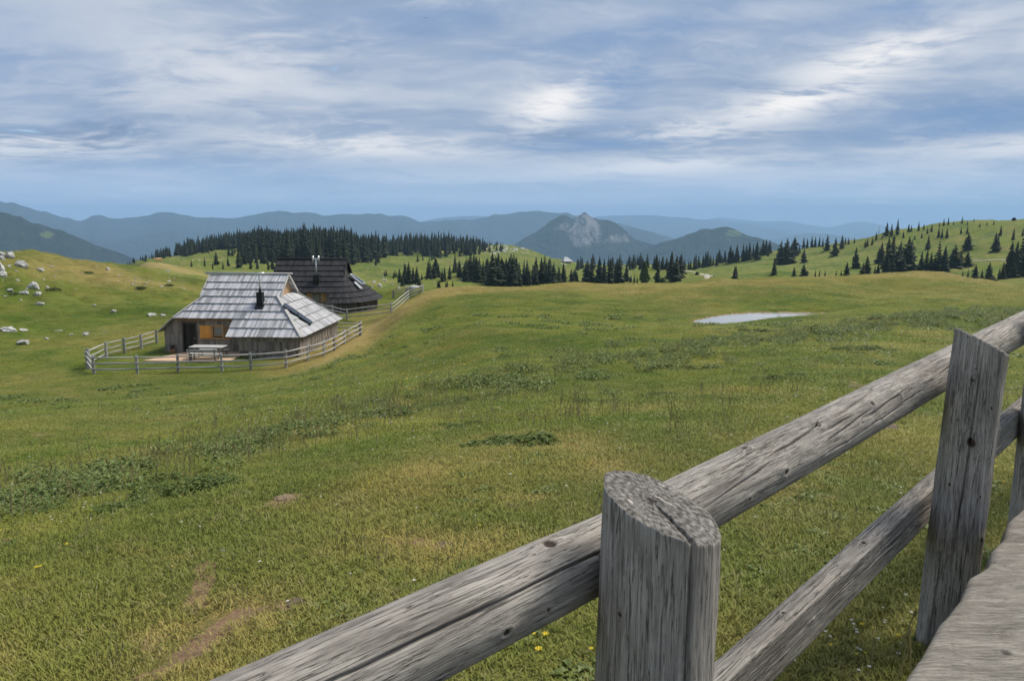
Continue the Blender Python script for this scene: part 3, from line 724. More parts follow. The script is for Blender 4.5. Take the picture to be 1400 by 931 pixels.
L3 = 'dark spruce on the grassy slope behind the dark hut'; G3 = 'spruces on the slope behind the dark hut'
for a in ((523, 530, 371, 377, 380, 3), (534, 542, 372, 378, 382, 3), (546, 572, 362, 384, 392, 10), (553, 558, 350, 376, 379, 1), (583, 604, 354, 372, 382, 9), (619, 634, 355, 370, 380, 7), (634, 668, 350, 376, 388, 16), (575, 590, 376, 381, 385, 3), (604, 616, 362, 378, 386, 4),
          (505, 520, 352, 358, 366, 8), (570, 579, 347, 355, 360, 3), (587, 596, 345, 352, 358, 3), (640, 654, 350, 366, 372, 4)):
    cluster(*a, L3, G3)
L4 = 'dark spruce on the meadow slope behind the grey hut'; G4 = 'spruces on the slope behind the grey hut'
for u, a, b_ in ((280, 352, 364), (296, 344, 362), (313, 335, 350), (312, 350, 364), (330, 348, 364), (343, 352, 368), (352, 352, 368), (305, 357, 368), (291, 361, 368), (286, 343, 348), (331, 335, 352), (321, 338, 347), (367, 352, 369), (373, 350, 369), (262, 361, 365), (318, 336, 350), (327, 342, 366), (260, 346, 350)):
    tree_px(u, a, b_, L4, G4, wide=1.2)
for a in ((325, 382, 340, 352, 362, 22), ):
    cluster(*a, L4, G4)
L5 = 'spruce top rising just behind the boulder strewn mound'; G5 = 'spruces behind the boulder strewn mound'
for k in range(9):
    u = 19 + k * 4.2; r_ = ray(u, 352); hh = math.hypot(r_[0], r_[1]); d_ = 285 + rt.uniform(-15, 15)
    x, y = r_[0] / hh * d_, r_[1] / hh * d_; z = float(ground_z(x, y)); top = tan_of(u, 347.5 + k * 1.05 + rt.uniform(-1, 1)) * d_
    spruce(x, y, z, max(6, top - z), L5, G5)
# small bushy trees, the pale larch, the bare snag
M_LARCH = mat('larch_needles', m_leaf((.060, .100, .022), (.095, .135, .03)))
def loose_crown(seed, h, r, n=900, leaf=.16, cone=.55):
    rg = random.Random(seed); V = []; F = []
    for i in range(n):
        t = rg.random() ** .8
        rr = r * min(1, t * 5 + .15) * (1 - t) ** cone * (rg.random() ** .45)
        a = rg.uniform(0, 6.28); c = Vector((math.cos(a) * rr, math.sin(a) * rr, h * (.06 + .94 * t)))
        q = Quaternion((rg.gauss(0, 1), rg.gauss(0, 1), rg.gauss(0, 1), rg.gauss(0, 1))).normalized()
        s = leaf * rg.uniform(.6, 1.4) * r
        n0 = len(V)
        for p in ((-1, 0, 0), (0, -.55, 0), (1, 0, 0), (0, .55, 0)): V.append(tuple(c + q @ (Vector(p) * s)))
        F.append((n0, n0 + 1, n0 + 2, n0 + 3))
    return V, F
p = hit(881, 389, 190); hL = 31 * p[1] / FPX
e = empty('larch_tree', (p[0], p[1], p[2] - .2)); tag(e, 'pale green feathery larch among the dark spruces', 'larch')
V, F = loose_crown(3, hL, hL * .30, 1500, .16, .75); o = link_mesh('crown', tri_mesh('crown', V, F), M_LARCH, e)
tb = MB(); tb.tube([(0, 0, -.3), (0, 0, hL * .5), (0, 0, hL * .95)], [.3, .18, .03], 8); tb.build('trunk', M_BARK, e)
for u, vb, hp, lab in ((905, 388, 8, 'low pale green bush beside the spruces below the cart track'), (953, 376, 4, 'small round bush at the bend of the cart track'), (1386, 302, 4, 'flat juniper bush on the bare hilltop')):
    p = hit(u, vb, 190) or hit(u, vb + 4, 190); h = hp * p[1] / FPX
    e = empty('bush', (p[0], p[1], p[2] - .1)); tag(e, lab, 'bush')
    V, F = loose_crown(int(u), h, h * .8, 500, .22, .4); link_mesh('crown', tri_mesh('crown', V, F), M_LARCH if u < 950 else M_SPR, e)
    tb = MB(); tb.tube([(0, 0, -.1), (0, 0, h * .6)], [.08, .03], 6); tb.build('stem', M_BARK, e)
p = hit(1201, 324, 190)
e = empty('dead_tree', (p[0], p[1], p[2] - .2)); tag(e, 'thin bare dead tree trunk among the spruces on the hilltop', 'dead tree')
hh = 15 * p[1] / FPX
tb = MB(); tb.tube([(0, 0, 0), (.1, 0, hh * .5), (.05, .05, hh)], [.22, .15, .03], 7); tb.build('trunk', mat('bare_wood', m_plain((.30, .29, .28))), e)
for k in range(9):
    bb = MB(); a = rt.uniform(0, 6.28); z = hh * rt.uniform(.35, .92); L = rt.uniform(.5, 1.3)
    bb.tube([(.06, 0, z), (.06 + math.cos(a) * L, math.sin(a) * L, z - .1)], [.05, .015], 5)
    bb.build('branch', MATS['bare_wood'], e)

# ------------------------------------------------------------------ scatter: protos and points in one mesh, instanced by geometry nodes
def scatter(name, protos, P, kinds, scl, rz, tone, m, tilt=None):
    V = []; F = []; pid = []; bl = []
    for k, (pv, pf, pb) in enumerate(protos):
        n = len(V); V += pv; F += [tuple(i + n for i in f) for f in pf]; pid += [k + 1] * len(pv); bl += pb
    n0 = len(V); N = len(P)
    me = bpy.data.meshes.new(name); me.from_pydata(V + [tuple(q) for q in P.tolist()], [], F); me.update()
    def A(an, typ, arr, key='value'):
        a = me.attributes.new(an, typ, 'POINT'); a.data.foreach_set(key, np.asarray(arr).ravel())
    A('proto', 'INT', np.array(pid + [0] * N, np.int32)); A('kind_index', 'INT', np.concatenate([np.zeros(n0), kinds]).astype(np.int32))
    sz = np.asarray(scl, float); sz = sz if sz.ndim == 2 else np.stack([sz] * 3, -1)
    A('size', 'FLOAT_VECTOR', np.concatenate([np.ones((n0, 3)), sz]).astype(np.float32), 'vector')
    rot = np.zeros((n0 + N, 3), np.float32); rot[n0:, 2] = rz
    if tilt is not None: rot[n0:, :2] = tilt
    A('spin', 'FLOAT_VECTOR', rot, 'vector')
    tn = np.ones((n0 + N, 4), np.float32); tn[n0:, :3] = tone
    A('tone', 'FLOAT_COLOR', tn, 'color')
    A('blade', 'FLOAT', np.array(bl + [0] * N, np.float32))
    o = link_mesh(name, me, m)
    g = bpy.data.node_groups.new(name + '_nodes', 'GeometryNodeTree')
    g.interface.new_socket('Geometry', in_out='INPUT', socket_type='NodeSocketGeometry')
    g.interface.new_socket('Geometry', in_out='OUTPUT', socket_type='NodeSocketGeometry')
    N_ = g.nodes; L_ = g.links
    gi = N_.new('NodeGroupInput'); go = N_.new('NodeGroupOutput')
    def named(n, typ):
        q = N_.new('GeometryNodeInputNamedAttribute'); q.data_type = typ; q.inputs[0].default_value = n; return q.outputs[0]
    def cmp(sock, val):
        q = N_.new('FunctionNodeCompare'); q.data_type = 'INT'; q.operation = 'EQUAL'
        L_.new(sock, q.inputs[2]); q.inputs[3].default_value = val; return q.outputs[0]
    pr = named('proto', 'INT')
    def sep(val):
        s = N_.new('GeometryNodeSeparateGeometry'); s.domain = 'POINT'
        L_.new(gi.outputs[0], s.inputs[0]); L_.new(cmp(pr, val), s.inputs[1]); return s.outputs[0]
    pts = sep(0); join = N_.new('GeometryNodeJoinGeometry')
    for k in range(len(protos)):
        iop = N_.new('GeometryNodeInstanceOnPoints')
        L_.new(pts, iop.inputs['Points']); L_.new(cmp(named('kind_index', 'INT'), k), iop.inputs['Selection'])
        L_.new(sep(k + 1), iop.inputs['Instance']); L_.new(named('spin', 'FLOAT_VECTOR'), iop.inputs['Rotation']); L_.new(named('size', 'FLOAT_VECTOR'), iop.inputs['Scale'])
        L_.new(iop.outputs[0], join.inputs[0])
    L_.new(join.outputs[0], go.inputs[0])
    md = o.modifiers.new('scatter', 'NODES'); md.node_group = g
    return tag(o, kind='stuff')

# the closed wood on the long hill
def forest():
    pts = []; hs = []
    rg = np.random.default_rng(4)
    tries = 0
    while len(pts) < 2800 and tries < 60000:
        tries += 1
        u = rg.uniform(165, 725); d = rg.uniform(380, 1080)
        a = az_of(u, 335); x, y = d * math.sin(a), d * math.cos(a); z = float(ground_z(x, y))
        pv = CYP  # pixel row of the foot of the tree, to keep the meadow below the wood open
        t_ = z / d; f_ = math.cos(a)
        v = HORIZON - t_ / f_ * FPX
        edge = np.interp(u, [165, 190, 236, 291, 325, 340, 380, 430, 480, 500, 520, 560, 600, 640, 680, 700, 725], [363, 360, 351.5, 344, 341, 356, 364, 366, 362, 356, 351, 350, 351, 350, 345, 343, 345])
        if v > edge + 5 * float(vnoise(u * .11, 3.3, 8)): continue
        if float(fbm(np.array(x * .022), np.array(y * .022), 2, 77)) > .34: continue
        if u > 500 and rg.random() < np.interp(u, [500, 520, 540, 560, 640, 690, 725], [.2, .55, .5, .1, .25, .6, .8]): continue
        top = np.interp(u, [165, 171, 200, 236, 270, 310, 350, 390, 430, 470, 500, 530, 560, 600, 640, 680, 700, 725], [362, 358, 348, 335, 324, 318, 314, 315, 311, 314, 321, 323, 319, 316, 322, 331, 339, 344]) + rg.uniform(-3.0, 7) + 4 * float(vnoise(u * .07, d * .01, 5))
        hmax = (HORIZON - top) / FPX * d * f_ - z
        if hmax < 3: continue
        pts.append((x, y, z - .2)); hs.append(min(hmax, rg.uniform(10.5, 18.5) * float(np.interp(u, [165, 200, 260, 330, 480, 520, 725], [.55, .7, .85, 1, 1.0, .9, .85]))) * rg.choice((1.0, rg.uniform(.75, 1.05), rg.uniform(.6, 1.25))))
    TREES.sort(key=lambda q: -q[0])
    for q in TREES[:292]: plant_spruce(*q[1:])
    for q in TREES[292:]: pts.append((q[1], q[2], q[3] - .15)); hs.append(q[4])
    P = np.array(pts)
    protos = []
    for i in (0, 1, 3):
        me = CROWNS[i]; protos.append(([tuple(v.co) for v in me.vertices], [tuple(p_.vertices) for p_ in me.polygons], [0.0] * len(me.vertices)))
    N = len(P)
    o = scatter('spruce_forest', protos, P, RNG.integers(0, 3, N), np.array(hs), RNG.uniform(0, 6.28, N), np.zeros((N, 3)), M_SPR)
    tag(o, 'dense dark spruce wood covering the long hill', 'forest')
forest()
# ------------------------------------------------------------------ huts
M_SHG = mat('grey_shingles', m_boards((.21, .21, .22), (.57, .57, .59), (14, 1.5, 14)))
M_SHD = mat('dark_shingles', m_boards((.010, .010, .011), (.044, .043, .046), (14, 1.5, 14)))
M_WALL = mat('weathered_boards', m_boards((.10, .085, .072), (.30, .262, .222)))
M_WALLD = mat('dark_boards', m_boards((.022, .019, .017), (.13, .11, .095)))
M_TRIM = mat('pale_trim', m_boards((.24, .235, .23), (.56, .55, .53)))
M_ORANGE = mat('oiled_larch', m_boards((.60, .25, .05), (.80, .38, .09)))
M_BROWN = mat('brown_wood', m_boards((.13, .075, .035), (.34, .20, .10)))
M_DECK = mat('deck_boards', m_boards((.46, .31, .19), (.68, .48, .32), (1.2, 9, 9)))
M_BLACK = mat('black_sheet', m_plain((.012, .012, .013), .5))
M_STEEL = mat('flue_steel', m_plain((.62, .62, .62), .38, .6))
M_DOOR = mat('door_dark', m_boards((.014, .012, .011), (.05, .042, .036)))
M_PANEL = mat('solar_glass', m_plain((.035, .042, .055), .12, 0, .6))
M_ALU = mat('aluminium', m_plain((.70, .72, .74), .4, .5))
def m_glassy(t, b, out):
    b.inputs['Base Color'].default_value = (.22, .23, .22, 1); b.inputs['Roughness'].default_value = .08; b.inputs['Specular IOR Level'].default_value = .6
M_GLASS = mat('window_glass', m_glassy)
rh = random.Random(77)
def course(parent, Pf, s0, s1, t0, t1, m, clip=None, lift=.115, th=.032, bw=.11, name='shingle_course'):
    """one row of split boards; Pf(s, t, off) -> point, s in metres along the eave, t up the slope"""
    b = MB(); s = s0
    while s < s1 - .02:
        e = min(s1, s + bw * rh.uniform(.7, 1.35)); g = .006
        a0, a1 = s + g, e - g
        lo = t0 - .05 - rh.uniform(0, .03)
        ta, tb = t1 + .03, t1 + .03
        if clip:
            ca, cb = clip(a0), clip(a1)
            ta, tb = min(ta, ca), min(tb, cb)
            if ta < lo + .05 and tb < lo + .05: s = e; continue
            ta, tb = max(ta, lo + .03), max(tb, lo + .03)
        l = lift + rh.uniform(-.008, .012); tn = rh.random() ** 1.1
        lowq = [Pf(a0, lo, l - th), Pf(a1, lo, l - th), Pf(a1, tb, .004), Pf(a0, ta, .004)]
        topq = [Pf(a0, lo, l), Pf(a1, lo, l), Pf(a1, tb, .004 + th), Pf(a0, ta, .004 + th)]
        b.hexa(lowq, topq, tn); s = e
    if b.v: return b.build(name, m, parent)
def boards(parent, p0, p1, z0, ztop, m, depth=.035, bw=.15, name='wall', tiers=None, normal=None, holes=()):
    """upright boards from p0 to p1 (plan); ztop(s) gives the top; holes (s0, s1, z0, z1) stay open"""
    p0 = Vector((*p0, 0)); p1 = Vector((*p1, 0)); d = p1 - p0; L = d.length; d.normalize()
    n = Vector((d.y, -d.x, 0)) if normal is None else Vector((*normal, 0))
    b = MB(); tiers = tiers or [z0, 99]
    for ti in range(len(tiers) - 1):
        a = tiers[ti]; zt = tiers[ti + 1]; s = 0; shift = .018 * ti
        while s < L - .01:
            e = min(L, s + bw * rh.uniform(.7, 1.3)); mid = (s + e) / 2
            segs = [(a, min(zt + .05, ztop(mid)))]
            for (h0, h1, q0, q1) in holes:
                if h0 < mid < h1:
                    ns = []
                    for (x0, x1) in segs:
                        if q1 <= x0 or q0 >= x1: ns.append((x0, x1)); continue
                        if q0 > x0: ns.append((x0, q0))
                        if q1 < x1: ns.append((q1, x1))
                    segs = ns
            pr = shift + rh.uniform(0, .018); tn = rh.random()
            for (x0, x1) in segs:
                if x1 - x0 < .03: continue
                A = p0 + d * (s + .004); B_ = p0 + d * (e - .004)
                q = [A + n * (pr + depth), B_ + n * (pr + depth), B_ - n * .02, A - n * .02]
                b.hexa([(v.x, v.y, x0) for v in q], [(v.x, v.y, x1) for v in q], tn)
            s = e
    return b.build(name, m, parent)
SL = R(38); TS, TC = math.sin(SL), math.cos(SL); NRM = Vector((0, -TS, TC))

def grey_hut():
    O = empty('shepherd_hut', (GREY_HUT[0], GREY_HUT[1], -9.12), R(-3.8))
    tag(O, 'weathered grey shingled shepherd hut with black chimney box and orange shutter', 'hut')
    ZE, W_, DP, T = 1.32, -10.06, 9.2, 5.83
    TG = 3.73; XR, XL = -2.5, -7.55; YG = TG * TC; ZG = ZE + TG * TS
    XCUT, TCUT = -4.9, 1.626
    def front(s, t, o): return (s, t * TC - TS * o, ZE + t * TS + TC * o)
    def backp(s, t, o): return (s, DP - t * TC + TS * o, ZE + t * TS + TC * o)
    hipR = lambda x: 99 if x <= XR else TG * (x / XR)
    hipL = lambda x: 99 if x >= XL else TG * (x - W_) / (XL - W_)
    tb = [0, .81, TCUT, 2.33, 3.03, TG, 4.43, 5.13, T]
    for i in range(8):
        t0, t1 = tb[i], tb[i + 1]
        x1 = XR * t0 / TG if t0 < TG - .01 else XR + .22
        x0 = XCUT if t0 < TCUT - .01 else (W_ + (XL - W_) * t0 / TG if t0 < TG - .01 else XL - .22)
        cl = (lambda x: min(hipR(x), hipL(x))) if t0 < TG - .01 else None
        course(O, front, x0, x1, t0, t1, M_SHG, cl)
        xb0 = W_ + (XL - W_) * t0 / TG if t0 < TG - .01 else XL - .22
        course(O, backp, xb0, x1, t0, t1, M_SHG, cl, bw=.2)
    # lean-to planes at both ends
    LR = math.hypot(XR, ZG - ZE); cr, sr = -XR / LR, (ZG - ZE) / LR
    def right(s, t, o): return (-t * cr + o * sr, s, ZE + t * sr + o * cr)
    LL = math.hypot(XL - W_, ZG - ZE); cl_, sl_ = (XL - W_) / LL, (ZG - ZE) / LL
    def left(s, t, o): return (W_ + t * cl_ - o * sl_, DP - s, ZE + t * sl_ + o * cl_)
    endclip = lambda y: LR * min(y / YG, (DP - y) / YG, 1.0)
    n = 5
    for i in range(n):
        t0, t1 = LR * i / n, LR * (i + 1) / n
        y0 = YG * t0 / LR
        course(O, right, y0, DP - y0, t0, t1, M_SHG, endclip)
        sfar = DP - max(TCUT * TC, y0)
        course(O, left, y0, sfar, t0, t1, M_SHG, lambda s: endclip(s) if s < DP / 2 else LL * min(1.0, (DP - s) / YG), bw=.18)
    # ridge log, hip covers, verge boards
    rd = MB(); rd.tube([(-8.15, DP / 2, ZE + T * TS + .15), (-5, DP / 2 + .02, ZE + T * TS + .14), (-2.0, DP / 2, ZE + T * TS + .13)], [.075, .07, .065], 9)
    rd.build('ridge_log', M_TRIM, O, True)
    for p0, p1, w in (((XR + .02, YG - .05, ZG + .12), (.06, -.06, ZE + .06), .2), ((XR + .02, DP - YG, ZG + .12), (.06, DP + .06, ZE + .06), .14), ((XL, YG, ZG + .10), (W_ + (XL - W_) * TCUT / TG, TCUT * TC, ZE + TCUT * TS + .10), .16),
                      ((W_ + (XL - W_) * TCUT / TG, TCUT * TC, ZE + TCUT * TS + .10), (W_ - .05, TCUT * TC, ZE + .05), .12)):
        h = MB(); h.bar(p0, p1, w, .05); h.build('hip_board', M_TRIM, O)
    for xe, sg in ((XR + .25, 1), (XL - .25, -1)):
        for f in (front, backp):
            h = MB(); h.bar(f(xe, TG - .05, .06), f(xe, T - .02, .06), .04, .16, up=(0, 0, 1)); h.build('verge_board', M_TRIM, O)
    # gables
    for xg, sg in ((XR - .12, 1), (XL + .12, -1)):
        top = lambda s, L=DP - 2 * YG: ZG + (TS / TC) * min(s, L - s)
        a, b_ = ((xg, YG), (xg, DP - YG)) if sg > 0 else ((xg, DP - YG), (xg, YG))
        boards(O, a, b_, ZG - .25, top, M_BROWN if sg < 0 else mat('gable_larch', m_boards((.40, .24, .12), (.66, .45, .27))), name='gable')
    # walls
    roofF = lambda y: ZE + y * TS / TC - .06
    tiers = [-.35, .42, 1.02, 9]
    boards(O, (-4.17, .34), (-.3, .34), -.35, lambda s: roofF(.34) + .02, M_WALL, tiers=tiers)
    boards(O, (-.3, .34), (-.3, DP - .34), -.35, lambda s: ZE + .3 * sr / cr - .06, M_WALL, tiers=tiers)
    boards(O, (-.3, DP - .34), (-9.76, DP - .34), -.35, lambda s: roofF(.34) + .02, M_WALL, bw=.3)
    boards(O, (-9.76, DP - .34), (-9.76, 1.62), -.35, lambda s: ZE + .3 * sl_ / cl_ - .06, M_WALL, bw=.2)
    XW0, XW1 = -9.76, -4.17
    dx0, dx1 = -8.47, -7.62; wx0, wx1 = -6.5, -5.78
    topw = lambda s: min(roofF(1.62), ZE + (XW0 + s - W_) * sl_ / cl_ - .05)
    boards(O, (XW0, 1.62), (XW1, 1.62), -.35, topw, M_WALL, tiers=[-.35, .55, 1.25, 9], holes=[(dx0 - XW0, dx1 - XW0, -.05, 1.95), (wx0 - XW0, wx1 - XW0, 1.02, 1.82)])
    boards(O, (-4.17, 1.62), (-4.17, .34), -.35, lambda s: roofF(1.62 - s), M_WALL)
    fas = MB(); fas.box((-6.9, TCUT * TC + .05, ZE + TCUT * TS - .09), (4.0, .05, .12), .3); fas.build('eave_beam', M_BROWN, O)
    # door
    d = MB(); 
    for k in range(5): d.box((dx0 + (k + .5) * (dx1 - dx0) / 5, 1.74 + rh.uniform(0, .01), .95), ((dx1 - dx0) / 5 - .01, .05, 2.0), rh.random())
    door = d.build('door', M_DOOR, O)
    hd = MB(); hd.tube([(dx1 - .1, 1.70, .95), (dx1 - .1, 1.65, .95), (dx1 - .2, 1.65, .95)], [.012] * 3, 6); hd.build('handle', M_STEEL, door)
    fr = MB()
    for a in (dx0 - .05, dx1 + .05): fr.box((a, 1.60, .97), (.10, .14, 2.0), .4)
    fr.box(((dx0 + dx1) / 2, 1.60, 2.02), (dx1 - dx0 + .2, .14, .1), .4); fr.build('frame', M_WALLD, door)
    # window with shutters
    w = MB()
    for a in (wx0, wx1): w.box((a, 1.58, 1.42), (.09, .12, .86), .5)
    for z in (1.0, 1.84): w.box(((wx0 + wx1) / 2, 1.58, z), (wx1 - wx0 + .12, .13, .08), .5)
    win = w.build('window', mat('window_larch', m_boards((.34, .19, .08), (.52, .32, .15))), O)
    s_ = MB(); s_.box(((wx0 + wx1) / 2 + .05, 1.62, 1.46), (wx1 - wx0 - .22, .02, .56), .5); s_.build('pane', M_GLASS, win)
    s_ = MB()
    for a in (wx0 + .12, wx1 - .07): s_.box((a, 1.61, 1.44), (.05, .05, .68), .6)
    for z in (1.14, 1.75): s_.box(((wx0 + wx1) / 2 + .03, 1.608, z), (wx1 - wx0 - .14, .052, .05), .6)
    s_.build('sash', MATS['window_larch'], win)
    b = MB()
    for k in range(4): b.box((-7.33 + (k + .5) * .19, 1.53, 1.42), (.185, .03, .84), rh.random() * .8)
    b.build('shutter', M_ORANGE, win)
    b = MB()
    for k in range(3): b.box((-5.72 + (k + .5) * .16, 1.53, 1.42), (.155, .03, .84), rh.random())
    b.build('shutter', M_BROWN, win)
    sl = MB(); sl.box((-6.3, 1.50, .965), (2.2, .16, .035), .6); sl.build('sill', MATS['window_larch'], win)
    # chimney
    cx0, tt = -3.42, 2.9; cyy0, cz0 = tt * TC, ZE + tt * TS
    c = MB(); c.box((cx0, cyy0, cz0 + .40), (.40, .40, .96)); ch = c.build('chimney', M_BLACK, O)
    fl = MB(); fl.hexa([front(cx0 - .29, tt - .5, .09), front(cx0 + .29, tt - .5, .09), front(cx0 + .29, tt + .45, .06), front(cx0 - .29, tt + .45, .06)],
                       [front(cx0 - .29, tt - .5, .11), front(cx0 + .29, tt - .5, .11), front(cx0 + .29, tt + .45, .08), front(cx0 - .29, tt + .45, .08)]); fl.build('flashing', M_BLACK, ch)
    pz = cz0 + .86
    p = MB(); p.tube([(cx0, cyy0, pz), (cx0, cyy0, pz + .28)], [.085, .085], 10); p.build('collar', M_BLACK, ch, True)
    p = MB(); p.tube([(cx0, cyy0, pz + .2), (cx0, cyy0, pz + 1.22)], [.06, .06], 10); p.build('flue_pipe', M_STEEL, ch, True)
    p = MB(); p.tube([(cx0 - .34, cyy0, pz + 1.26), (cx0 + .34, cyy0, pz + 1.26)], [.075, .075], 10); p.tube([(cx0, cyy0, pz + 1.15), (cx0, cyy0, pz + 1.26)], [.075, .075], 10); p.build('flue_cap', M_STEEL, ch, True)
    # two solar panels on the lean-to roof
    A_, B_ = Vector((1.75, 2.5)), Vector((2.75, .5)); dv = (B_ - A_) / 2; wv = Vector((.62, .12))
    for k in range(2):
        c0 = A_ + dv * k * 1.02; c1 = A_ + dv * (k * 1.02 + .97)
        q = [c0, c0 + wv, c1 + wv, c1]
        P = MB(); lo = [right(a.x, a.y, .16) for a in q]; hi = [right(a.x, a.y, .21) for a in q]
        P.hexa(lo, hi); sp = P.build('solar_panel', M_PANEL, O)
        F_ = MB()
        for i in range(4): F_.bar(right(q[i].x, q[i].y, .19), right(q[(i + 1) % 4].x, q[(i + 1) % 4].y, .19), .035, .06)
        F_.build('panel_frame', M_BLACK, sp)
    return O
HUT = grey_hut()

def dark_hut():
    O = empty('shepherd_hut', (DARK_HUT[0], DARK_HUT[1], -9.2))
    tag(O, 'dark blackened shingled shepherd hut with rounded roof end and double headed flue', 'hut')
    ZE, T, DP = .94, 6.07, 9.56
    XR, XL, TG = .65, -5.8, 3.75; A0 = 3.4
    YG = TG * TC; ZG = ZE + TG * TS
    TCUT = 1.47; XCUT = -.1
    def front(s, t, o): return (s, t * TC - TS * o, ZE + t * TS + TC * o)
    def backp(s, t, o): return (s, DP - t * TC + TS * o, ZE + t * TS + TC * o)
    tb = [0, .735, TCUT, 2.25, 3.0, TG, 4.5, 5.3, T]
    HB = DP / 2
    def apse(sgn, xc):
        def P(s, t, o):                                  # s runs 0..pi*4 metres along the eave of the rounded end
            ph = s / 4.2
            f = max(0.0, 1 - t / TG); a = A0 * f ** .92 + .02; b_ = HB - t * TC
            nx, ny = math.sin(ph), -math.cos(ph)
            return (xc + sgn * (a * nx + o * TS * nx), HB + b_ * ny + o * TS * ny, ZE + t * TS + o * TC)
        return P
    for i in range(8):
        t0, t1 = tb[i], tb[i + 1]
        gab = t0 >= TG - .01
        course(O, front, (XCUT if t0 < TCUT - .01 else (XL - (.2 if gab else 0))), XR + (.25 if gab else .02), t0, t1, M_SHD)
        course(O, backp, XL - (.2 if gab else 0), XR + (.25 if gab else .02), t0, t1, M_SHD, bw=.25)
        if not gab:
            course(O, apse(1, XR), 0, 4.2 * math.pi, t0, t1, M_SHD, bw=.16)
            course(O, apse(-1, XL), 0, 4.2 * math.pi, t0, t1, M_SHD, bw=.25)
    rd = MB(); rd.tube([(XL - .4, HB, ZE + T * TS + .14), (XR + .45, HB, ZE + T * TS + .14)], [.08, .07], 9); rd.build('ridge_log', M_SHD, O, True)
    for xg, sg in ((XR - .05, 1), (XL + .05, -1)):
        top = lambda s, L=DP - 2 * YG: ZG + (TS / TC) * min(s, L - s)
        a, b_ = ((xg, YG), (xg, DP - YG)) if sg > 0 else ((xg, DP - YG), (xg, YG))
        boards(O, a, b_, ZG - .25, top, M_WALLD, name='gable')
    for f in (front, backp):
        h = MB(); h.bar(f(XR + .27, TG - .05, .06), f(XR + .27, T - .02, .06), .04, .16); h.build('verge_board', M_SHD, O)
    # rounded wall
    def arc(sgn, xc, n=26):
        pts = [(xc + sgn * (A0 - .45) * math.sin(math.pi * k / n), HB - (HB - .45) * math.cos(math.pi * k / n)) for k in range(n + 1)]
        return pts if sgn > 0 else pts[::-1]
    for sgn, xc in ((1, XR), (-1, XL)):
        pts = arc(sgn, xc); b = MB()
        for (a, c) in zip(pts[:-1], pts[1:]):
            for q in range(3):
                p0 = (a[0] + (c[0] - a[0]) * q / 3, a[1] + (c[1] - a[1]) * q / 3); p1 = (a[0] + (c[0] - a[0]) * (q + .96) / 3, a[1] + (c[1] - a[1]) * (q + .96) / 3)
                d = Vector((p1[0] - p0[0], p1[1] - p0[1], 0)).normalized(); n_ = Vector((d.y, -d.x, 0)) * (.03 + rh.uniform(0, .015))
                qd = [(p0[0] + n_.x, p0[1] + n_.y), (p1[0] + n_.x, p1[1] + n_.y), (p1[0] - n_.x, p1[1] - n_.y), (p0[0] - n_.x, p0[1] - n_.y)]
                b.hexa([(x, y, -.4) for x, y in qd], [(x, y, ZE + .1) for x, y in qd], rh.random())
        b.build('wall', M_WALLD, O)
    boards(O, (.3, .45), (XR, .45), -.4, lambda s: ZE + .25, M_WALLD)
    boards(O, (XL, DP - .45), (XR, DP - .45), -.4, lambda s: ZE + .25, M_WALLD, bw=.3, normal=(0, 1))
    boards(O, (XL, 1.75), (.3, 1.75), -.4, lambda s: ZE + 1.2, M_WALL, holes=[(5.8 - 1.75, 5.8 - 1.25, .95, 1.75)])
    boards(O, (.3, 1.75), (.3, .45), -.4, lambda s: ZE + .3 + (1.3 - s) * .7, M_WALLD)
    w = MB(); w.box((-1.5, 1.78, 1.35), (.52, .03, .82)); win = w.build('window', M_GLASS, O)
    f_ = MB()
    for a in (-1.76, -1.24): f_.box((a, 1.72, 1.35), (.06, .1, .86), .5)
    for z in (.93, 1.77): f_.box((-1.5, 1.72, z), (.58, .1, .06), .5)
    f_.build('frame', M_BROWN, win)
    for xa in (-2.2, -3.2, -.85):
        b = MB()
        for k in range(3): b.box((xa + (k - 1) * .15, 1.66, 1.35), (.145, .03, .8), rh.random())
        b.build('shutter', mat('window_larch', None) if xa != -3.2 else M_BROWN, win)
    # chimney with the H shaped head
    cx0, tt = -1.55, 2.7; cy0, cz0 = tt * TC, ZE + tt * TS
    c = MB(); c.box((cx0, cy0, cz0 + .3), (.55, .55, 1.15)); ch = c.build('chimney', M_BLACK, O)
    pz = cz0 + .85
    p = MB(); p.tube([(cx0, cy0, pz), (cx0, cy0, pz + 1.55)], [.07, .07], 10); p.build('flue_pipe', M_STEEL, ch, True)
    p = MB(); p.tube([(cx0 - .26, cy0, pz + 1.5), (cx0 + .26, cy0, pz + 1.5)], [.07, .07], 8)
    for a in (-.26, .26): p.tube([(cx0 + a, cy0, pz + 1.22), (cx0 + a, cy0, pz + 1.8)], [.085, .085], 10)
    p.build('flue_cap', M_STEEL, ch, True)
    # solar panels standing off the rounded end
    AP = apse(1, XR)
    for (s0, s1, t0, t1, off) in ((4.7, 5.9, 1.95, 3.35, .42), (4.0, 4.35, 1.55, 2.45, .22)):
        P = MB()
        lo = [AP(s0, t0, off), AP(s1, t0, off), AP(s1, t1, off), AP(s0, t1, off)]; hi = [AP(s0, t0, off + .06), AP(s1, t0, off + .06), AP(s1, t1, off + .06), AP(s0, t1, off + .06)]
        P.hexa(lo, hi); sp = P.build('solar_panel', M_PANEL, O)
        F_ = MB()
        for a, b_ in ((0, 1), (1, 2), (2, 3), (3, 0)): F_.bar(hi[a], hi[b_], .07, .07)
        F_.build('panel_frame', M_ALU, sp)
        F_ = MB()
        for (s, t) in ((s0, t0), (s0, t1), (s1, t0), (s1, t1)): F_.bar(AP(s, t, .02), AP(s, t, off), .04, .04, up=(1, 0, 0))
        F_.build('bracket', M_ALU, sp)
    return O
dark_hut()

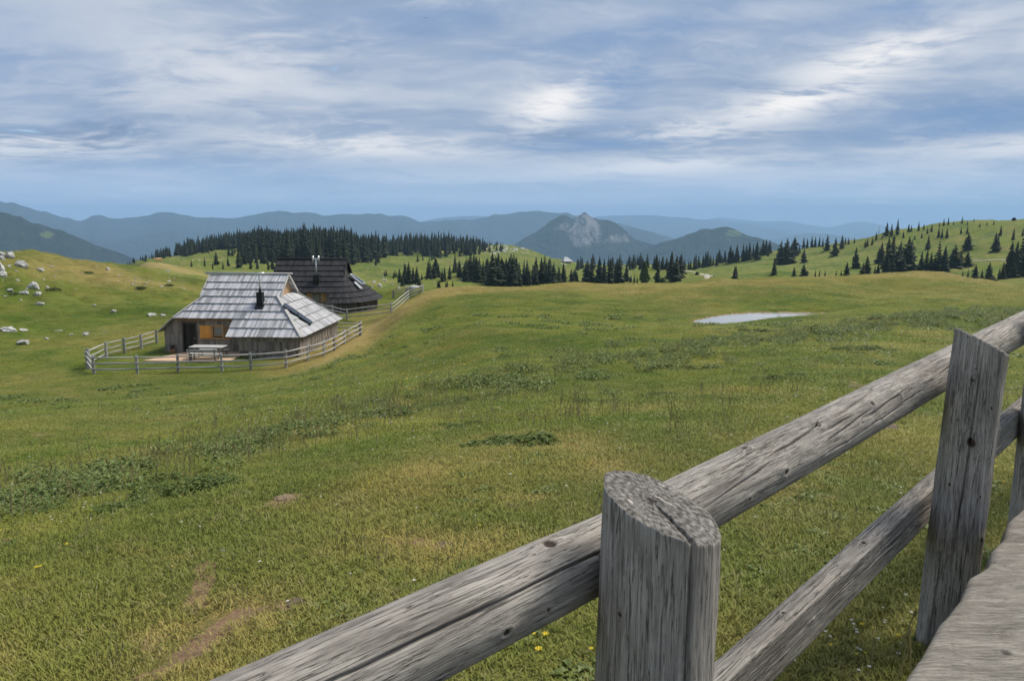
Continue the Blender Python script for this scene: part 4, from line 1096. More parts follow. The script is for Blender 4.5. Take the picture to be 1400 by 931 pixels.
def local_to_world(O, p):
    return O.location + Matrix.Rotation(O.rotation_euler.z, 3, 'Z') @ Vector(p)
# wooden terrace and picnic table in front of the grey hut
D = empty('timber_terrace', local_to_world(HUT, (-6.6, 0, 0)), R(-3.8)); tag(D, 'pale new timber terrace in front of the grey hut', 'terrace')
ny = 13
for k in range(ny):
    y0 = -1.75 + k * .255
    xl = -2.85 + max(0, y0 + 1.75) * .38; xr = 2.45 - (.0 if y0 < .3 else 0)
    if y0 > .05: xr = 2.4
    m = MB(); m.box(((xl + xr) / 2, y0 + .125, .045 + rh.uniform(0, .006)), (xr - xl, .245, .07), rh.random()); m.build('plank', M_DECK, D)
jb = MB()
for x in (-1.5, 0, 2.0): jb.box((x, -.1, -.06), (.12, 3.1, .12), .4)
jb.build('joist', M_BROWN, D)
def picnic():
    T_ = empty('picnic_table', local_to_world(HUT, (-5.75, -.75, .085)), R(-3.8)); tag(T_, 'grey wooden picnic table with benches on the terrace', 'table')
    for k in range(5):
        m = MB(); m.box((0, -.36 + k * .18, .76), (2.15, .172, .045), rh.random()); m.build('tabletop_board', M_TRIM, T_)
    for y, zz in ((-.78, .43), (.78, .43)):
        m = MB(); m.box((0, y, zz), (1.95, .27, .045), .6); bn = m.build('bench', M_TRIM, T_)
        for x in (-.8, .8):
            m = MB(); m.box((x, y, zz / 2 - .01), (.1, .2, zz - .03), .3); m.build('bench_leg', M_WALL, bn)
        if y < 0:
            m = MB(); m.box((0, y - .12, .66), (1.95, .03, .10), .6); m.build('back_rail', M_TRIM, bn)
            for x in (-.8, .8):
                m = MB(); m.box((x, y - .15, .36), (.07, .04, .72), .4); m.build('back_post', M_WALL, bn)
    for x in (-.78, .78):
        for y in (-.27, .27):
            m = MB(); m.bar((x, y * 1.3, 0), (x, y, .735), .09, .09, .3, up=(1, 0, 0)); m.build('leg', M_WALL, T_)
        m = MB(); m.box((x, 0, .69), (.08, .72, .08), .3); m.build('batten', M_WALL, T_)
picnic()
pt = empty('plant_tub', local_to_world(HUT, (-9.0, 1.0, .085)), 0); tag(pt, 'small dark tub beside the door of the grey hut', 'tub')
m = MB(); m.tube([(0, 0, 0), (0, 0, .26)], [.15, .19], 10); m.build('pot', M_BROWN, pt)
V, F = loose_crown(8, .3, .2, 90, .3, .3); V = [(x, y, z + .2) for x, y, z in V]
link_mesh('leaves', tri_mesh('leaves', V, F), mat('tub_leaves', m_leaf((.05, .06, .03), (.14, .07, .04))), pt)

# ------------------------------------------------------------------ round-pole fences at the huts
M_POLE = mat('fence_pole', m_boards((.17, .165, .155), (.43, .42, .40), (30, 30, 2)))
def pole_fence(name, label, bases, heights, nr=3, rail_r=.047, drop=(.12, .45, .78), rail_side=-1, top=1.06, skip=()):
    O = empty(name, (*bases[0][:2], bases[0][2])); tag(O, label, 'fence')
    o = Vector(bases[0]); P = [Vector(b) - o for b in bases]
    for i, p in enumerate(P):
        h = heights[i] if i < len(heights) else top
        m = MB(); r0 = .085 if i else .12
        m.tube([p + Vector((0, 0, -.3)), p + Vector((rh.uniform(-.02, .02), 0, h * .6)), p + Vector((rh.uniform(-.03, .03), rh.uniform(-.03, .03), h))], [r0, r0 * .95, r0 * .85], 9, rh.random())
        m.build('post', M_POLE, O)
    for i in range(len(P) - 1):
        if i in skip: continue
        a, b_ = P[i], P[i + 1]; d = (b_ - a); d.z = 0; d.normalize(); n = Vector((d.y, -d.x, 0)) * (.10 * -rail_side)
        ha = heights[i] if i < len(heights) else top; hb = heights[i + 1] if i + 1 < len(heights) else top
        for k in range(nr):
            pa = a + n + Vector((0, 0, ha - drop[k])) - d * .12; pb = b_ + n + Vector((0, 0, hb - drop[k])) + d * .12
            mid = (pa + pb) / 2 + Vector((0, 0, rh.uniform(-.03, .02)))
            m = MB(); r = rail_r * rh.uniform(.9, 1.1); m.tube([pa, mid, pb], [r, r * .95, r * .85], 8, rh.uniform(.4, 1)); m.build('rail', M_POLE, O, True)
    return O
def gp(u, v, dmin=20): h = hit(u, v, dmin); return h
def mkbases(px): return [gp(u, v) for u, v in px]
pole_fence('pole_fence', 'three rail pole fence enclosing the grey hut', mkbases([(122, 505), (129, 511), (188, 511), (244, 509), (304, 508), (343, 506), (391, 503), (421, 494), (443, 487), (457, 479.5), (471, 470.5), (493, 459)]),
           [1.25, 1.05, 1.08, 1.06, 1.08, 1.05, 1.1, 1.05, 1.05, 1.05, 1.05, 1.1])
pole_fence('pole_fence', 'pole fence running back beside the left end of the grey hut', mkbases([(121, 504), (146, 489), (171, 483.5), (194, 477), (215, 470)]), [1.1, 1.0, 1.05, 1.0, 1.0], rail_side=1)
bb_ = mkbases([(493, 459)])[0]
pole_fence('pole_fence', 'short pole fence closing the yard behind the grey hut', [bb_, (bb_[0] - 2.6, bb_[1] + .5, float(ground_z(bb_[0] - 2.6, bb_[1] + .5))), (bb_[0] - 5.2, bb_[1] + 1.2, float(ground_z(bb_[0] - 5.2, bb_[1] + 1.2)))], [1.05, 1.0, 1.0], rail_side=1)
pole_fence('pole_fence', 'pole fence in front of the dark hut climbing the grassy bank', mkbases([(440, 430), (455, 431.5), (475, 437), (535, 430), (558, 411), (578, 398.5)]), [.95, .95, .98, 1.0, 1.1, .75], drop=(.12, .45, .76))
pole_fence('pole_fence', 'far pole fence behind the rounded end of the dark hut', mkbases([(538, 408), (556, 404.5), (577, 400)]), [.9, .85, .7], rail_side=1, nr=2)

# ------------------------------------------------------------------ limestone boulders
M_ROCK = mat('limestone', m_rock)
def boulder_mesh(seed):
    bm = bmesh.new(); bmesh.ops.create_icosphere(bm, subdivisions=3, radius=1.0)
    rg = random.Random(seed); off = Vector((rg.uniform(-50, 50), rg.uniform(-50, 50), rg.uniform(-50, 50)))
    from mathutils import noise as mn
    planes = [(Vector((rg.gauss(0, 1), rg.gauss(0, 1), rg.gauss(0, .7))).normalized(), rg.uniform(.55, .85)) for _ in range(9)]
    for v in bm.verts:
        p = v.co.copy()
        for n, k in planes:
            q = p.dot(n)
            if q > k: p -= n * (q - k) * .85
        p *= 1 + .28 * mn.noise(p * 1.6 + off) + .16 * mn.noise(p * 4 + off)
        v.co = p
    me = bpy.data.meshes.new('boulder'); bm.to_mesh(me); bm.free(); me.materials.append(M_ROCK)
    return me
BM = [boulder_mesh(i) for i in range(7)]
ROCKS = [(13, 348, 11, 1.0, 'pale pointed boulder on the very top of the stony mound'), (3, 347, 9, .9, None), (3, 353, 8, .9, None), (2, 366, 13, 1.5, 'tall white boulder standing on the shoulder of the stony mound'), (4, 374, 11, .9, None),
         (30, 361, 16, .8, 'broad white boulder on the brow of the stony mound'), (12, 364, 6, .7, None), (22, 371, 4, .7, None), (55, 369, 10, .6, None), (24, 383, 5, .6, None), (45, 391, 18, .75, 'large pitted white boulder beside a dark juniper patch'), (14, 398, 9, .7, None),
         (35, 400, 9, .8, None), (28, 400, 5, .6, None), (52, 402, 10, .75, 'rounded white boulder just below the pitted one'), (7, 405, 6, .5, None), (28, 410, 4, .6, None), (55, 415, 9, .65, None), (65, 393, 6, .7, None), (85, 399, 4, .4, None), (12, 450, 24, .28, 'long flat grey rock slab lying in the meadow'), (32, 451, 12, .25, None),
         (32, 468, 18, .55, 'low grey dome shaped rock alone in the meadow'), (63, 463, 7, .5, None), (81, 452, 9, .2, None), (118, 456, 13, .4, 'low pale rock halfway between the slab and the grey hut'), (97, 458, 7, .3, None), (129, 418, 5, .6, None), (156, 426, 10, .5, None), (208, 430, 13, .35, 'flat white rock near the left roof edge of the grey hut'), (222, 431, 9, .4, None),
         (144, 454, 4, .5, None), (147, 368, 7, .6, None), (70, 365, 5, .5, None), (60, 382, 4, .5, None), (75, 378, 4, .4, None), (97, 385, 4, .4, None), (112, 374, 4, .5, None), (221, 392, 5, .6, None), (231, 385, 5, .7, None), (251, 394, 4, .6, None), (163, 377, 4, .5, None), (185, 381, 4, .5, None), (200, 388, 4, .5, None), (230, 371, 4, .8, None),
         (519, 391, 9, .8, 'pale boulder on the stony knoll behind the dark hut'), (511, 386, 6, .7, None), (526, 383, 6, .6, None), (535, 388, 4, .6, None), (508, 392, 5, .7, None), (545, 392, 4, .6, None), (277, 421, 5, .5, None), (48, 392, 6, .6, None), (37, 396, 4, .5, None), (18, 352, 6, .7, None)]
rr_ = random.Random(9)
for (u, v, wpx, asp, lab) in ROCKS:
    h = hit(u, v + wpx * asp * .3, 20)
    if h is None: continue
    s = wpx / 2 * h[1] / FPX * 1.08
    o = bpy.data.objects.new('boulder', rr_.choice(BM)); COL.objects.link(o)
    o.location = (h[0], h[1], h[2] + s * asp * .25); o.scale = (s, s * rr_.uniform(.7, 1.1), s * asp); o.rotation_euler = (rr_.uniform(-.2, .2), rr_.uniform(-.2, .2), rr_.uniform(0, 6.28))
    if lab: tag(o, lab, 'rock', 'limestone rocks on the meadow')
    elif v < 380 and u < 300: tag(o, 'small pale rock on the upper slope of the stony mound', 'rock', 'small rocks on the stony mound')
    elif u > 500: tag(o, 'small pale rock on the stony knoll behind the dark hut', 'rock', 'small rocks behind the dark hut')
    else: tag(o, 'small pale rock in the grass below the stony mound', 'rock', 'small rocks below the stony mound')
# a few stones near the camera
for (u, v, wpx, lab) in ((304, 754, 9, 'small grey stone lying alone in the short grass'), (437, 722, 4, None)):
    h = hit(u, v); s = wpx / 2 * h[1] / FPX
    if lab:
        o = bpy.data.objects.new('stone', BM[2]); COL.objects.link(o); o.location = (h[0], h[1], h[2] + s * .3); o.scale = (s, s * .8, s * .5); tag(o, lab, 'stone')
# far scree and stones: uncountable
def stones():
    pts = []; sc_ = []
    rg = np.random.default_rng(8)
    for (u0, u1, v0, v1, n, lo, hi) in ((125, 255, 364, 396, 75, .04, .15), (0, 120, 352, 420, 22, .04, .10), (500, 560, 374, 396, 45, .06, .22), (660, 725, 333, 348, 110, .4, 1.6), (500, 700, 340, 392, 90, .12, .5), (230, 380, 340, 366, 60, .12, .5),
                                        (1060, 1400, 305, 372, 60, .12, .4), (800, 940, 368, 384, 40, .15, .5), (550, 575, 380, 394, 25, .2, .6), (345, 382, 344, 362, 50, .2, .7)):
        for _ in range(n):
            u, v = rg.uniform(u0, u1), rg.uniform(v0, v1)
            h = hit(u, v, 60 if u < 260 or v > 372 else 190)
            if h is None: continue
            pts.append((h[0], h[1], h[2])); sc_.append(rg.uniform(lo, hi) ** 1.0)
    P = np.array(pts); N = len(P); pr = []
    for i in range(3):
        bm = bmesh.new(); bmesh.ops.create_icosphere(bm, subdivisions=1, radius=1)
        rg2 = random.Random(i); V = [tuple(Vector((v.co.x * 1.1, v.co.y, v.co.z * .55)) * rg2.uniform(.75, 1.2)) for v in bm.verts]; bm.verts.index_update(); F = [tuple(v.index for v in f.verts) for f in bm.faces]; bm.free()
        pr.append((V, F, [0.0] * len(V)))
    o = scatter('scattered_stones', pr, P, rg.integers(0, 3, N), np.array(sc_), rg.uniform(0, 6.28, N), np.zeros((N, 3)), M_ROCK)
    tag(o, 'small pale stones scattered over the slopes', 'stones')
stones()

# ------------------------------------------------------------------ far chalet, cart tracks, cow, birds
def chalet():
    h = hit(775, 359.5, 500); k = h[1] / FPX
    O = empty('far_hut', (h[0], h[1], h[2]), R(20)); tag(O, 'far pale roofed hut on the brow below the crag', 'hut')
    w, d, hw, hr = 12 * k, 8 * k, 2.0, 8.0 * k
    m = MB(); m.box((0, 0, hw / 2 - .4), (w * .85, d * .8, hw + .8)); m.build('wall', M_WALL, O)
    r = MB(); x0, x1 = -w * .55, w * .62; g0, g1 = -w * .30, w * .02
    v = [(x0, -d * .6, hw * .6), (x1, -d * .6, hw * .6), (x1, d * .6, hw * .6), (x0, d * .6, hw * .6), (g0, 0, hr), (g1, 0, hr)]
    r.add(v, [(0, 1, 5, 4), (2, 3, 4, 5), (1, 2, 5), (3, 0, 4), (3, 2, 1, 0)]); r.build('roof', mat('pale_roof', m_plain((.55, .55, .57))), O)
    dd = MB(); dd.box((-w * .1, -d * .41, hw * .3), (.9, .1, 1.4)); dd.build('door', M_DOOR, O)
chalet()
def track(name, pts, width, dmin=190):
    P = [hit(u, v, dmin) for u, v in pts]; P = [p for p in P if p]
    Q = []
    for a, b_ in zip(P[:-1], P[1:]):
        n = max(2, int(math.hypot(b_[0] - a[0], b_[1] - a[1]) / 3))
        Q += [(a[0] + (b_[0] - a[0]) * i / n, a[1] + (b_[1] - a[1]) * i / n) for i in range(n)]
    Q.append(P[-1][:2]); V = []; F = []
    for i, (x, y) in enumerate(Q):
        a, b_ = Q[max(i - 1, 0)], Q[min(i + 1, len(Q) - 1)]
        dx, dy = b_[0] - a[0], b_[1] - a[1]; L = math.hypot(dx, dy) + 1e-9
        for s in (-1, 0, 1):
            w = width * rh.uniform(.35, .65) * s
            xx, yy = x - dy / L * w, y + dx / L * w
            V.append((xx, yy, float(ground_z(xx, yy)) + (.35 if s == 0 else .12)))
    for i in range(len(Q) - 1):
        for s in (0, 1): F.append((i * 3 + s, i * 3 + s + 1, i * 3 + s + 4, i * 3 + s + 3))
    me = tri_mesh(name, V, F); me.shade_smooth()
    return tag(link_mesh(name, me, mat('track_gravel', m_plain((.40, .36, .27)))), kind='structure')
track('path', [(936, 370.5), (945, 372), (953, 374), (960, 375.5), (966, 378), (967, 380.5), (961, 384.5)], 2.0)
track('path', [(966, 378), (976, 378.2)], 1.6)
track('path', [(1326, 357.5), (1345, 356.8), (1362, 355.8), (1378, 356.2)], .9)
track('path', [(766, 360.5), (771, 361), (775, 363)], 2.2, 500)

def cow():
    h = hit(218.5, 366.0, 270); k = 1.0
    O = empty('cow', (h[0], h[1], h[2] - .02), R(225)); tag(O, 'light tan cow standing on the meadow slope behind the grey hut', 'cow')
    O.scale = (1.1, 1.1, 1.1)
    me = bpy.data.meshes.new('body')
    J = [((0, 0, 1.12), .33), ((.45, 0, 1.15), .35), ((.85, 0, 1.2), .30), ((1.12, 0, 1.35), .17), ((1.32, 0, 1.42), .14), ((1.58, 0, 1.22), .085), ((-.45, 0, 1.15), .34), ((-.72, 0, 1.2), .24), ((-.82, 0, 1.0), .04), ((-.85, 0, .55), .03)]
    E = [(0, 1), (1, 2), (2, 3), (3, 4), (4, 5), (0, 6), (6, 7), (7, 8), (8, 9)]
    for (root, x) in ((2, .72), (7, -.62)):
        for sy in (-1, 1):
            back = x < 0; b0 = len(J)
            J += [((x, .2 * sy, .95), .15 if back else .12), ((x + (.06 if back else 0), .21 * sy, .62), .085), ((x - (.08 if back else 0), .21 * sy, .38), .06), ((x, .21 * sy, .06), .055)]
            E += [(root, b0), (b0, b0 + 1), (b0 + 1, b0 + 2), (b0 + 2, b0 + 3)]
    for sy in (-1, 1):
        b0 = len(J); J.append(((1.28, .22 * sy, 1.5), .04)); E.append((4, b0))
    me.from_pydata([j[0] for j in J], E, []); me.update()
    o = link_mesh('body', me, mat('cow_hide', m_plain((.58, .36, .18))), O)
    sk = o.modifiers.new('skin', 'SKIN')
    for i, j in enumerate(J): me.skin_vertices[0].data[i].radius = (j[1], j[1])
    me.skin_vertices[0].data[0].use_root = True
    o.modifiers.new('sub', 'SUBSURF').render_levels = 1
    hb = MB()
    for sy in (-1, 1): hb.tube([(1.36, .1 * sy, 1.55), (1.38, .2 * sy, 1.62), (1.42, .24 * sy, 1.72)], [.03, .024, .008], 6)
    hb.build('horn', M_TRIM, O)
cow()
def bird(u, v, d, rz):
    r_ = ray(u, v); r_ = r_ / np.linalg.norm(r_)
    O = empty('bird', tuple(r_ * d), rz); tag(O, 'tiny dark bird gliding high in the clouds' if v < 100 else 'tiny dark bird flying low above the distant crag', 'bird')
    m = MB(); m.tube([(-.16, 0, 0), (-.08, 0, 0), (.04, 0, .01), (.12, 0, .02), (.17, 0, .01)], [.012, .035, .04, .028, .006], 8); m.build('body', M_BLACK, O, True)
    for s in (-1, 1):
        w = MB(); w.hexa([(-.04, 0, .01), (.07, 0, .01), (.03, .2 * s, .07), (-.03, .2 * s, .07)], [(-.04, 0, .02), (.07, 0, .025), (.03, .2 * s, .08), (-.03, .2 * s, .078)])
        w.hexa([(-.03, .2 * s, .07), (.03, .2 * s, .07), (-.05, .42 * s, .04), (-.07, .42 * s, .04)], [(-.03, .2 * s, .078), (.03, .2 * s, .08), (-.05, .42 * s, .045), (-.07, .42 * s, .045)]); w.build('wing', M_BLACK, O)
    t = MB(); t.hexa([(-.15, -.012, 0), (-.15, .012, 0), (-.27, .04, 0), (-.27, -.04, 0)], [(-.15, -.012, .006), (-.15, .012, .006), (-.27, .04, .005), (-.27, -.04, .005)]); t.build('tail', M_BLACK, O)
bird(582, 25, 160, .7); bird(730, 198, 190, -.4)
# ------------------------------------------------------------------ the near log fence
M_LOG = mat('weathered_log', m_log)
def log_mesh(name, L, rad, parent, loc, axis, seed, nth=220, nz=200, cracks=(), knots=(), flat=None, cut=None, ends=True, spin=0.0, bumps=.05, zlean=(0, 0)):
    """a debarked trunk along local Z: rad(z) radius, cracks (theta, z0, z1, width, depth, drift), knots (theta, z, size, height)"""
    th = np.linspace(0, 2 * math.pi, nth, endpoint=False); zz = np.linspace(0, L, nz)
    TH, Z = np.meshgrid(th, zz, indexing='ij')
    r0 = np.array([rad(z) for z in zz])[None, :]
    cx, sx = np.cos(TH), np.sin(TH)
    Rr = r0 * (1 + bumps * fbm(cx * 1.1 + seed, sx * 1.1 + Z * 1.3, 3, seed) + .03 * fbm(cx * 3 + 5, Z * 3.0 + sx * 2, 3, seed + 4) + .012 * fbm(TH * 9, Z * 5, 3, seed + 9))
    if flat:                                             # hewn faces: (theta, distance from the axis)
        for (ft, fd) in flat:
            c = np.cos(TH - ft); lim = fd / np.maximum(c, 1e-3)
            Rr = np.where((c > .05) & (Rr > lim), lim + .0025 * fbm(Z * 9, TH * 6, 3, seed + 2), Rr)
    kn = np.zeros_like(Rr)
    rmean = float(r0.mean())
    for (kt, kz, ks, kh) in knots:
        da = (TH - kt + math.pi) % (2 * math.pi) - math.pi
        q = np.hypot(da * rmean, (Z - kz) * .8) / ks
        Rr = Rr + kh * np.exp(-(q / 1.5) ** 2) - abs(kh) * .9 * np.exp(-(q / .55) ** 4)
        kn = np.maximum(kn, np.exp(-(q / .62) ** 4))
    for (ct, z0, z1, w, dp, drift) in cracks:
        zm = (Z - z0) / (z1 - z0)
        on = np.clip(zm, 0, 1); env = np.sin(np.pi * np.clip(zm, 0, 1)) ** .5 if z0 >= 0 and z1 <= L + .001 else np.ones_like(Z) * (zm > 0) * (zm < 1)
        if z1 > L: env = np.sqrt(np.clip((Z - z0) / (L - z0 + 1e-6), 0, 1)) ** .7
        if z0 < 0: env = np.sqrt(np.clip((z1 - Z) / z1, 0, 1))
        path = ct + drift * (Z - z0) + .05 * fbm(Z * 7, Z * 0 + seed, 3, seed + int(ct * 10)) * .08 / rmean
        da = (TH - path + math.pi) % (2 * math.pi) - math.pi
        Rr = Rr - dp * env * np.exp(-np.abs(da * rmean / (w * (.35 + .65 * env))) ** 2.5)
    X = Rr * cx + zlean[0] * Z; Y = Rr * sx + zlean[1] * Z
    ZZ = Z.copy()
    if cut:                                              # sloping saw cut at the top
        gx, gy = cut
        ztop = L + gx * X[:, -1] + gy * Y[:, -1]
        ZZ = Z * (ztop / L)[:, None]
    V = [np.stack([X, Y, ZZ], -1).reshape(-1, 3)]; F = [grid_faces(nth, nz, True)]
    capa = [np.zeros(nth * nz)]; kna = [kn.ravel()]
    tot = nth * nz
    if ends:
        nr = 34
        fr = np.concatenate([[.985, .955], np.linspace(.91, .02, nr)])
        for end in ((0, 1) if not cut else (1,)):
            bx, by, bz = X[:, -end], Y[:, -end], ZZ[:, -end]
            if end == 0: bx, by, bz = X[:, 0], Y[:, 0], ZZ[:, 0]
            ring = []
            for k, f_ in enumerate(fr):
                px, py = bx * f_, by * f_
                pz = (L + cut[0] * px + cut[1] * py) if cut else np.full(nth, L if end else 0.0)
                sg = 1 if end else -1
                dome = .004 * (1 if f_ < .95 else .3) 
                pz = pz + sg * (dome + .0035 * fbm(px * 60, py * 60, 4, seed + 3) + .003 * fbm(th * 7, np.full(nth, f_ * 2), 3, seed + 6))
                if cut:
                    for (ct, z0, z1, w, dp, drift) in cracks:
                        if z1 > L:
                            a = ct + drift * (L - z0); da = (th - a + math.pi) % (2 * math.pi) - math.pi
                            dist = np.abs(da) * f_ * rmean + (0 if abs(ct) < 99 else 1)
                            pz = pz - dp * .9 * np.exp(-(dist / (w * (.25 + .75 * f_))) ** 2) * (f_ > .12)
                ring.append(np.stack([px, py, pz], -1))
            rv = np.stack(ring, 1)                       # nth, len(fr), 3
            first = (np.arange(nth) * nz + (nz - 1 if end else 0))
            idx = np.concatenate([first[:, None], tot + np.arange(nth * len(fr)).reshape(nth, -1)], 1)
            i2 = np.roll(idx, -1, axis=0)
            q = np.stack([idx[:, :-1], i2[:, :-1], i2[:, 1:], idx[:, 1:]], -1).reshape(-1, 4)
            F.append(q if end else q[:, ::-1]); V.append(rv.reshape(-1, 3)); capa.append(np.ones(nth * len(fr))); kna.append(np.zeros(nth * len(fr))); tot += nth * len(fr)
    o = np_mesh(name, np.vstack(V), np.vstack(F), M_LOG, {'knot': ('FLOAT', np.concatenate(kna)), 'cap': ('FLOAT', np.concatenate(capa))}, True, parent)
    q = Vector(axis).normalized().to_track_quat('Z', 'Y') if abs(Vector(axis).normalized().z) < .95 else Quaternion((1, 0, 0, 0))
    o.rotation_mode = 'QUATERNION'; o.rotation_quaternion = q @ Quaternion((0, 0, 1), spin); o.location = loc
    return o
FD = Vector((.7071, .7071, 0)); FN = Vector((-.7071, .7071, 0))          # along the fence, and away from the viewer
FEN = empty('log_fence', (1.49, 2.54, -1.5)); tag(FEN, 'weathered grey log fence with thick round posts along the meadow edge', 'fence')
F0 = FEN.location.copy()
def fpt(x, z, off=0.0): return Vector((x, x + 1.05, z)) + FN * off - F0
rk = random.Random(3)
def rand_cracks(n, L, rmean, seed, w=(.0016, .003), dp=(.006, .014), drift=(-.9, -.1)):
    g = random.Random(seed); out = []
    for _ in range(n):
        z0 = g.uniform(.02, L * .9); ln = g.uniform(.08, .35)
        out.append((g.uniform(0, 6.28), z0, min(L - .01, z0 + ln), g.uniform(*w), g.uniform(*dp), g.uniform(*drift)))
    return out
def rand_knots(n, L, seed, ks=(.010, .02), kh=(.004, .010)):
    g = random.Random(seed); return [(g.uniform(0, 6.28), g.uniform(.05, L - .05), g.uniform(*ks), g.uniform(*kh)) for _ in range(n)]
# posts: local X is world X, local Y is world Y when the axis is vertical (track quat keeps it so up to a turn fixed by spin)
def post(x, ztop, r, cut, seed, cracks, knots, lean=(0, 0), zb=-1.95, bumps=.05, nth=300, nz=230):
    L = ztop - zb
    return log_mesh('post', L, lambda z: r * (1.04 - .05 * z / L), FEN, fpt(x, zb), (0, 0, 1), seed, nth=nth, nz=nz, cracks=cracks, knots=knots, cut=cut, bumps=bumps, zlean=lean)
L1_ = -.505 + 1.95
CAMT = -1.40                                             # theta pointing towards the viewer from the near post
post(.240, -.492, .104, (-.40, .14), 21, [(-1.30, -.2, L1_ + .1, .0052, .03, .05), (-2.6, .3, 1.3, .0022, .008, .05), (-.6, .4, 1.2, .0016, .006, -.05), (-2.05, .2, 1.1, .0014, .005, .02)],
     [(-.95, 1.18, .011, .003), (-2.35, 1.28, .008, .002), (-2.8, .95, .02, .008), (-1.8, .8, .008, .003)], lean=(0.012, .0), bumps=.10)
L2_ = -.40 + 1.95
post(1.505, -.395, .083, (-.50, .10), 34, [(-2.15, .75, 1.52, .0026, .012, .1), (-1.7, .15, 1.0, .002, .01, .0), (-2.6, .3, .9, .0018, .008, .03), (-1.2, .5, 1.3, .0016, .006, .0)],
     [(-2.05, 1.22, .024, .007), (-1.75, .62, .011, .006), (-1.8, .42, .009, .005), (-2.3, 1.42, .010, .004), (-2.75, .18, .016, .012), (-1.5, 1.36, .008, .004), (-1.1, .9, .010, .005), (-2.6, 1.05, .009, .004), (-1.45, 1.05, .007, .003)], lean=(.035, 0), bumps=.10)
post(2.44, -.36, .095, (-.4, .1), 47, rand_cracks(5, 1.5, .1, 5), rand_knots(6, 1.5, 4), lean=(.01, 0), nth=140, nz=120)
post(3.62, -.33, .10, (-.4, .1), 48, rand_cracks(5, 1.5, .1, 7), rand_knots(6, 1.5, 8), nth=120, nz=100)
post(-1.05, -.52, .10, (-.3, .1), 49, rand_cracks(4, 1.4, .1, 15), rand_knots(5, 1.4, 14), nth=120, nz=100)
def rail(p0, p1, r0, r1, seed, cracks, knots, nth, nz, spin=0.0, flat=None, bumps=.06):
    d = p1 - p0; L = d.length
    return log_mesh('rail', L, lambda z: r0 + (r1 - r0) * z / L, FEN, p0, d, seed, nth=nth, nz=nz, cracks=cracks, knots=knots, spin=spin, flat=flat, bumps=bumps)
def side_theta(p0, p1, want):                            # local theta of the direction `want` for a rail from p0 to p1
    q = (p1 - p0).normalized().to_track_quat('Z', 'Y').inverted()
    v = q @ Vector(want); return math.atan2(v.y, v.x)
OFF = .15
a, b_ = fpt(-1.25, -.66, OFF), fpt(.40, -.649, OFF)
tv = side_theta(a, b_, (.5, -.6, .62)); LA = (b_ - a).length
rail(a, b_, .070, .069, 61, [(tv - .12, .35, LA + .3, .0027, .014, .10), (tv + .5, .9, 1.6, .0016, .006, .1), (tv - .8, .6, 1.5, .0018, .008, .1), (tv + 1.0, .3, 1.9, .0014, .006, .05)] + rand_cracks(6, LA, .065, 9, dp=(.003, .007)),
     [(tv + .75, LA - .50, .011, .006), (tv + .75, LA - .40, .007, .003), (tv - .75, LA - .33, .02, .006), (tv - .25, 1.15, .008, .003), (tv + .62, LA - 1.0, .012, .006), (tv + .2, LA - .82, .006, .002), (tv + .1, LA - .25, .007, .003)], 260, 420)
a, b_ = fpt(.402, -.647, OFF), fpt(3.02, -.52, OFF)
tv = side_theta(a, b_, (.45, -.6, .62)); LB = (b_ - a).length
kb = [(tv + .55, .62, .012, .010), (tv - .35, .88, .014, .011), (tv - .1, 1.22, .013, .010), (tv + .1, 1.42, .012, .008), (tv + .75, 1.0, .007, .004), (tv + .7, 1.25, .006, .003), (tv - .9, .55, .015, .012), (tv + .8, .45, .007, .004), (tv + .2, 1.95, .01, .006), (tv - .3, 2.2, .012, .008), (tv + .6, 1.6, .006, .003), (tv + .4, 2.45, .007, .004), (tv + .75, .85, .006, .003)]
cb = [(tv + .25, .30, .62, .0022, .010, -.8), (tv - .1, .55, .95, .0026, .012, -.9), (tv + .35, .85, 1.2, .0024, .011, -.9), (tv - .35, .98, 1.34, .0028, .013, -.9), (tv + .3, 1.15, 1.5, .0024, .011, -.9), (tv + .6, 1.28, 1.6, .002, .009, -.7), (tv - .5, .35, .8, .002, .009, -.6),
      (tv + .1, 1.85, 2.3, .0026, .012, -.8), (tv + .5, 2.0, 2.5, .0022, .010, -.7), (tv - .3, 2.1, 2.7, .0022, .010, -.7), (tv + .9, .5, 1.2, .0018, .007, -.3), (tv + .75, .9, 1.5, .0018, .007, -.3)]
kb = [(q[0], q[1] - .17, *q[2:]) for q in kb]; cb = [(q[0], max(.02, q[1] - .17), q[2] - .17, *q[3:]) for q in cb]
rail(a, b_, .069, .072, 73, cb + rand_cracks(8, LB, .066, 19, dp=(.004, .008)), kb, 260, 640)
a, b_ = fpt(3.025, -.52, OFF), fpt(4.2, -.49, OFF)
rail(a, b_, .066, .064, 75, rand_cracks(10, 1.7, .066, 22), rand_knots(8, 1.7, 23), 140, 160)
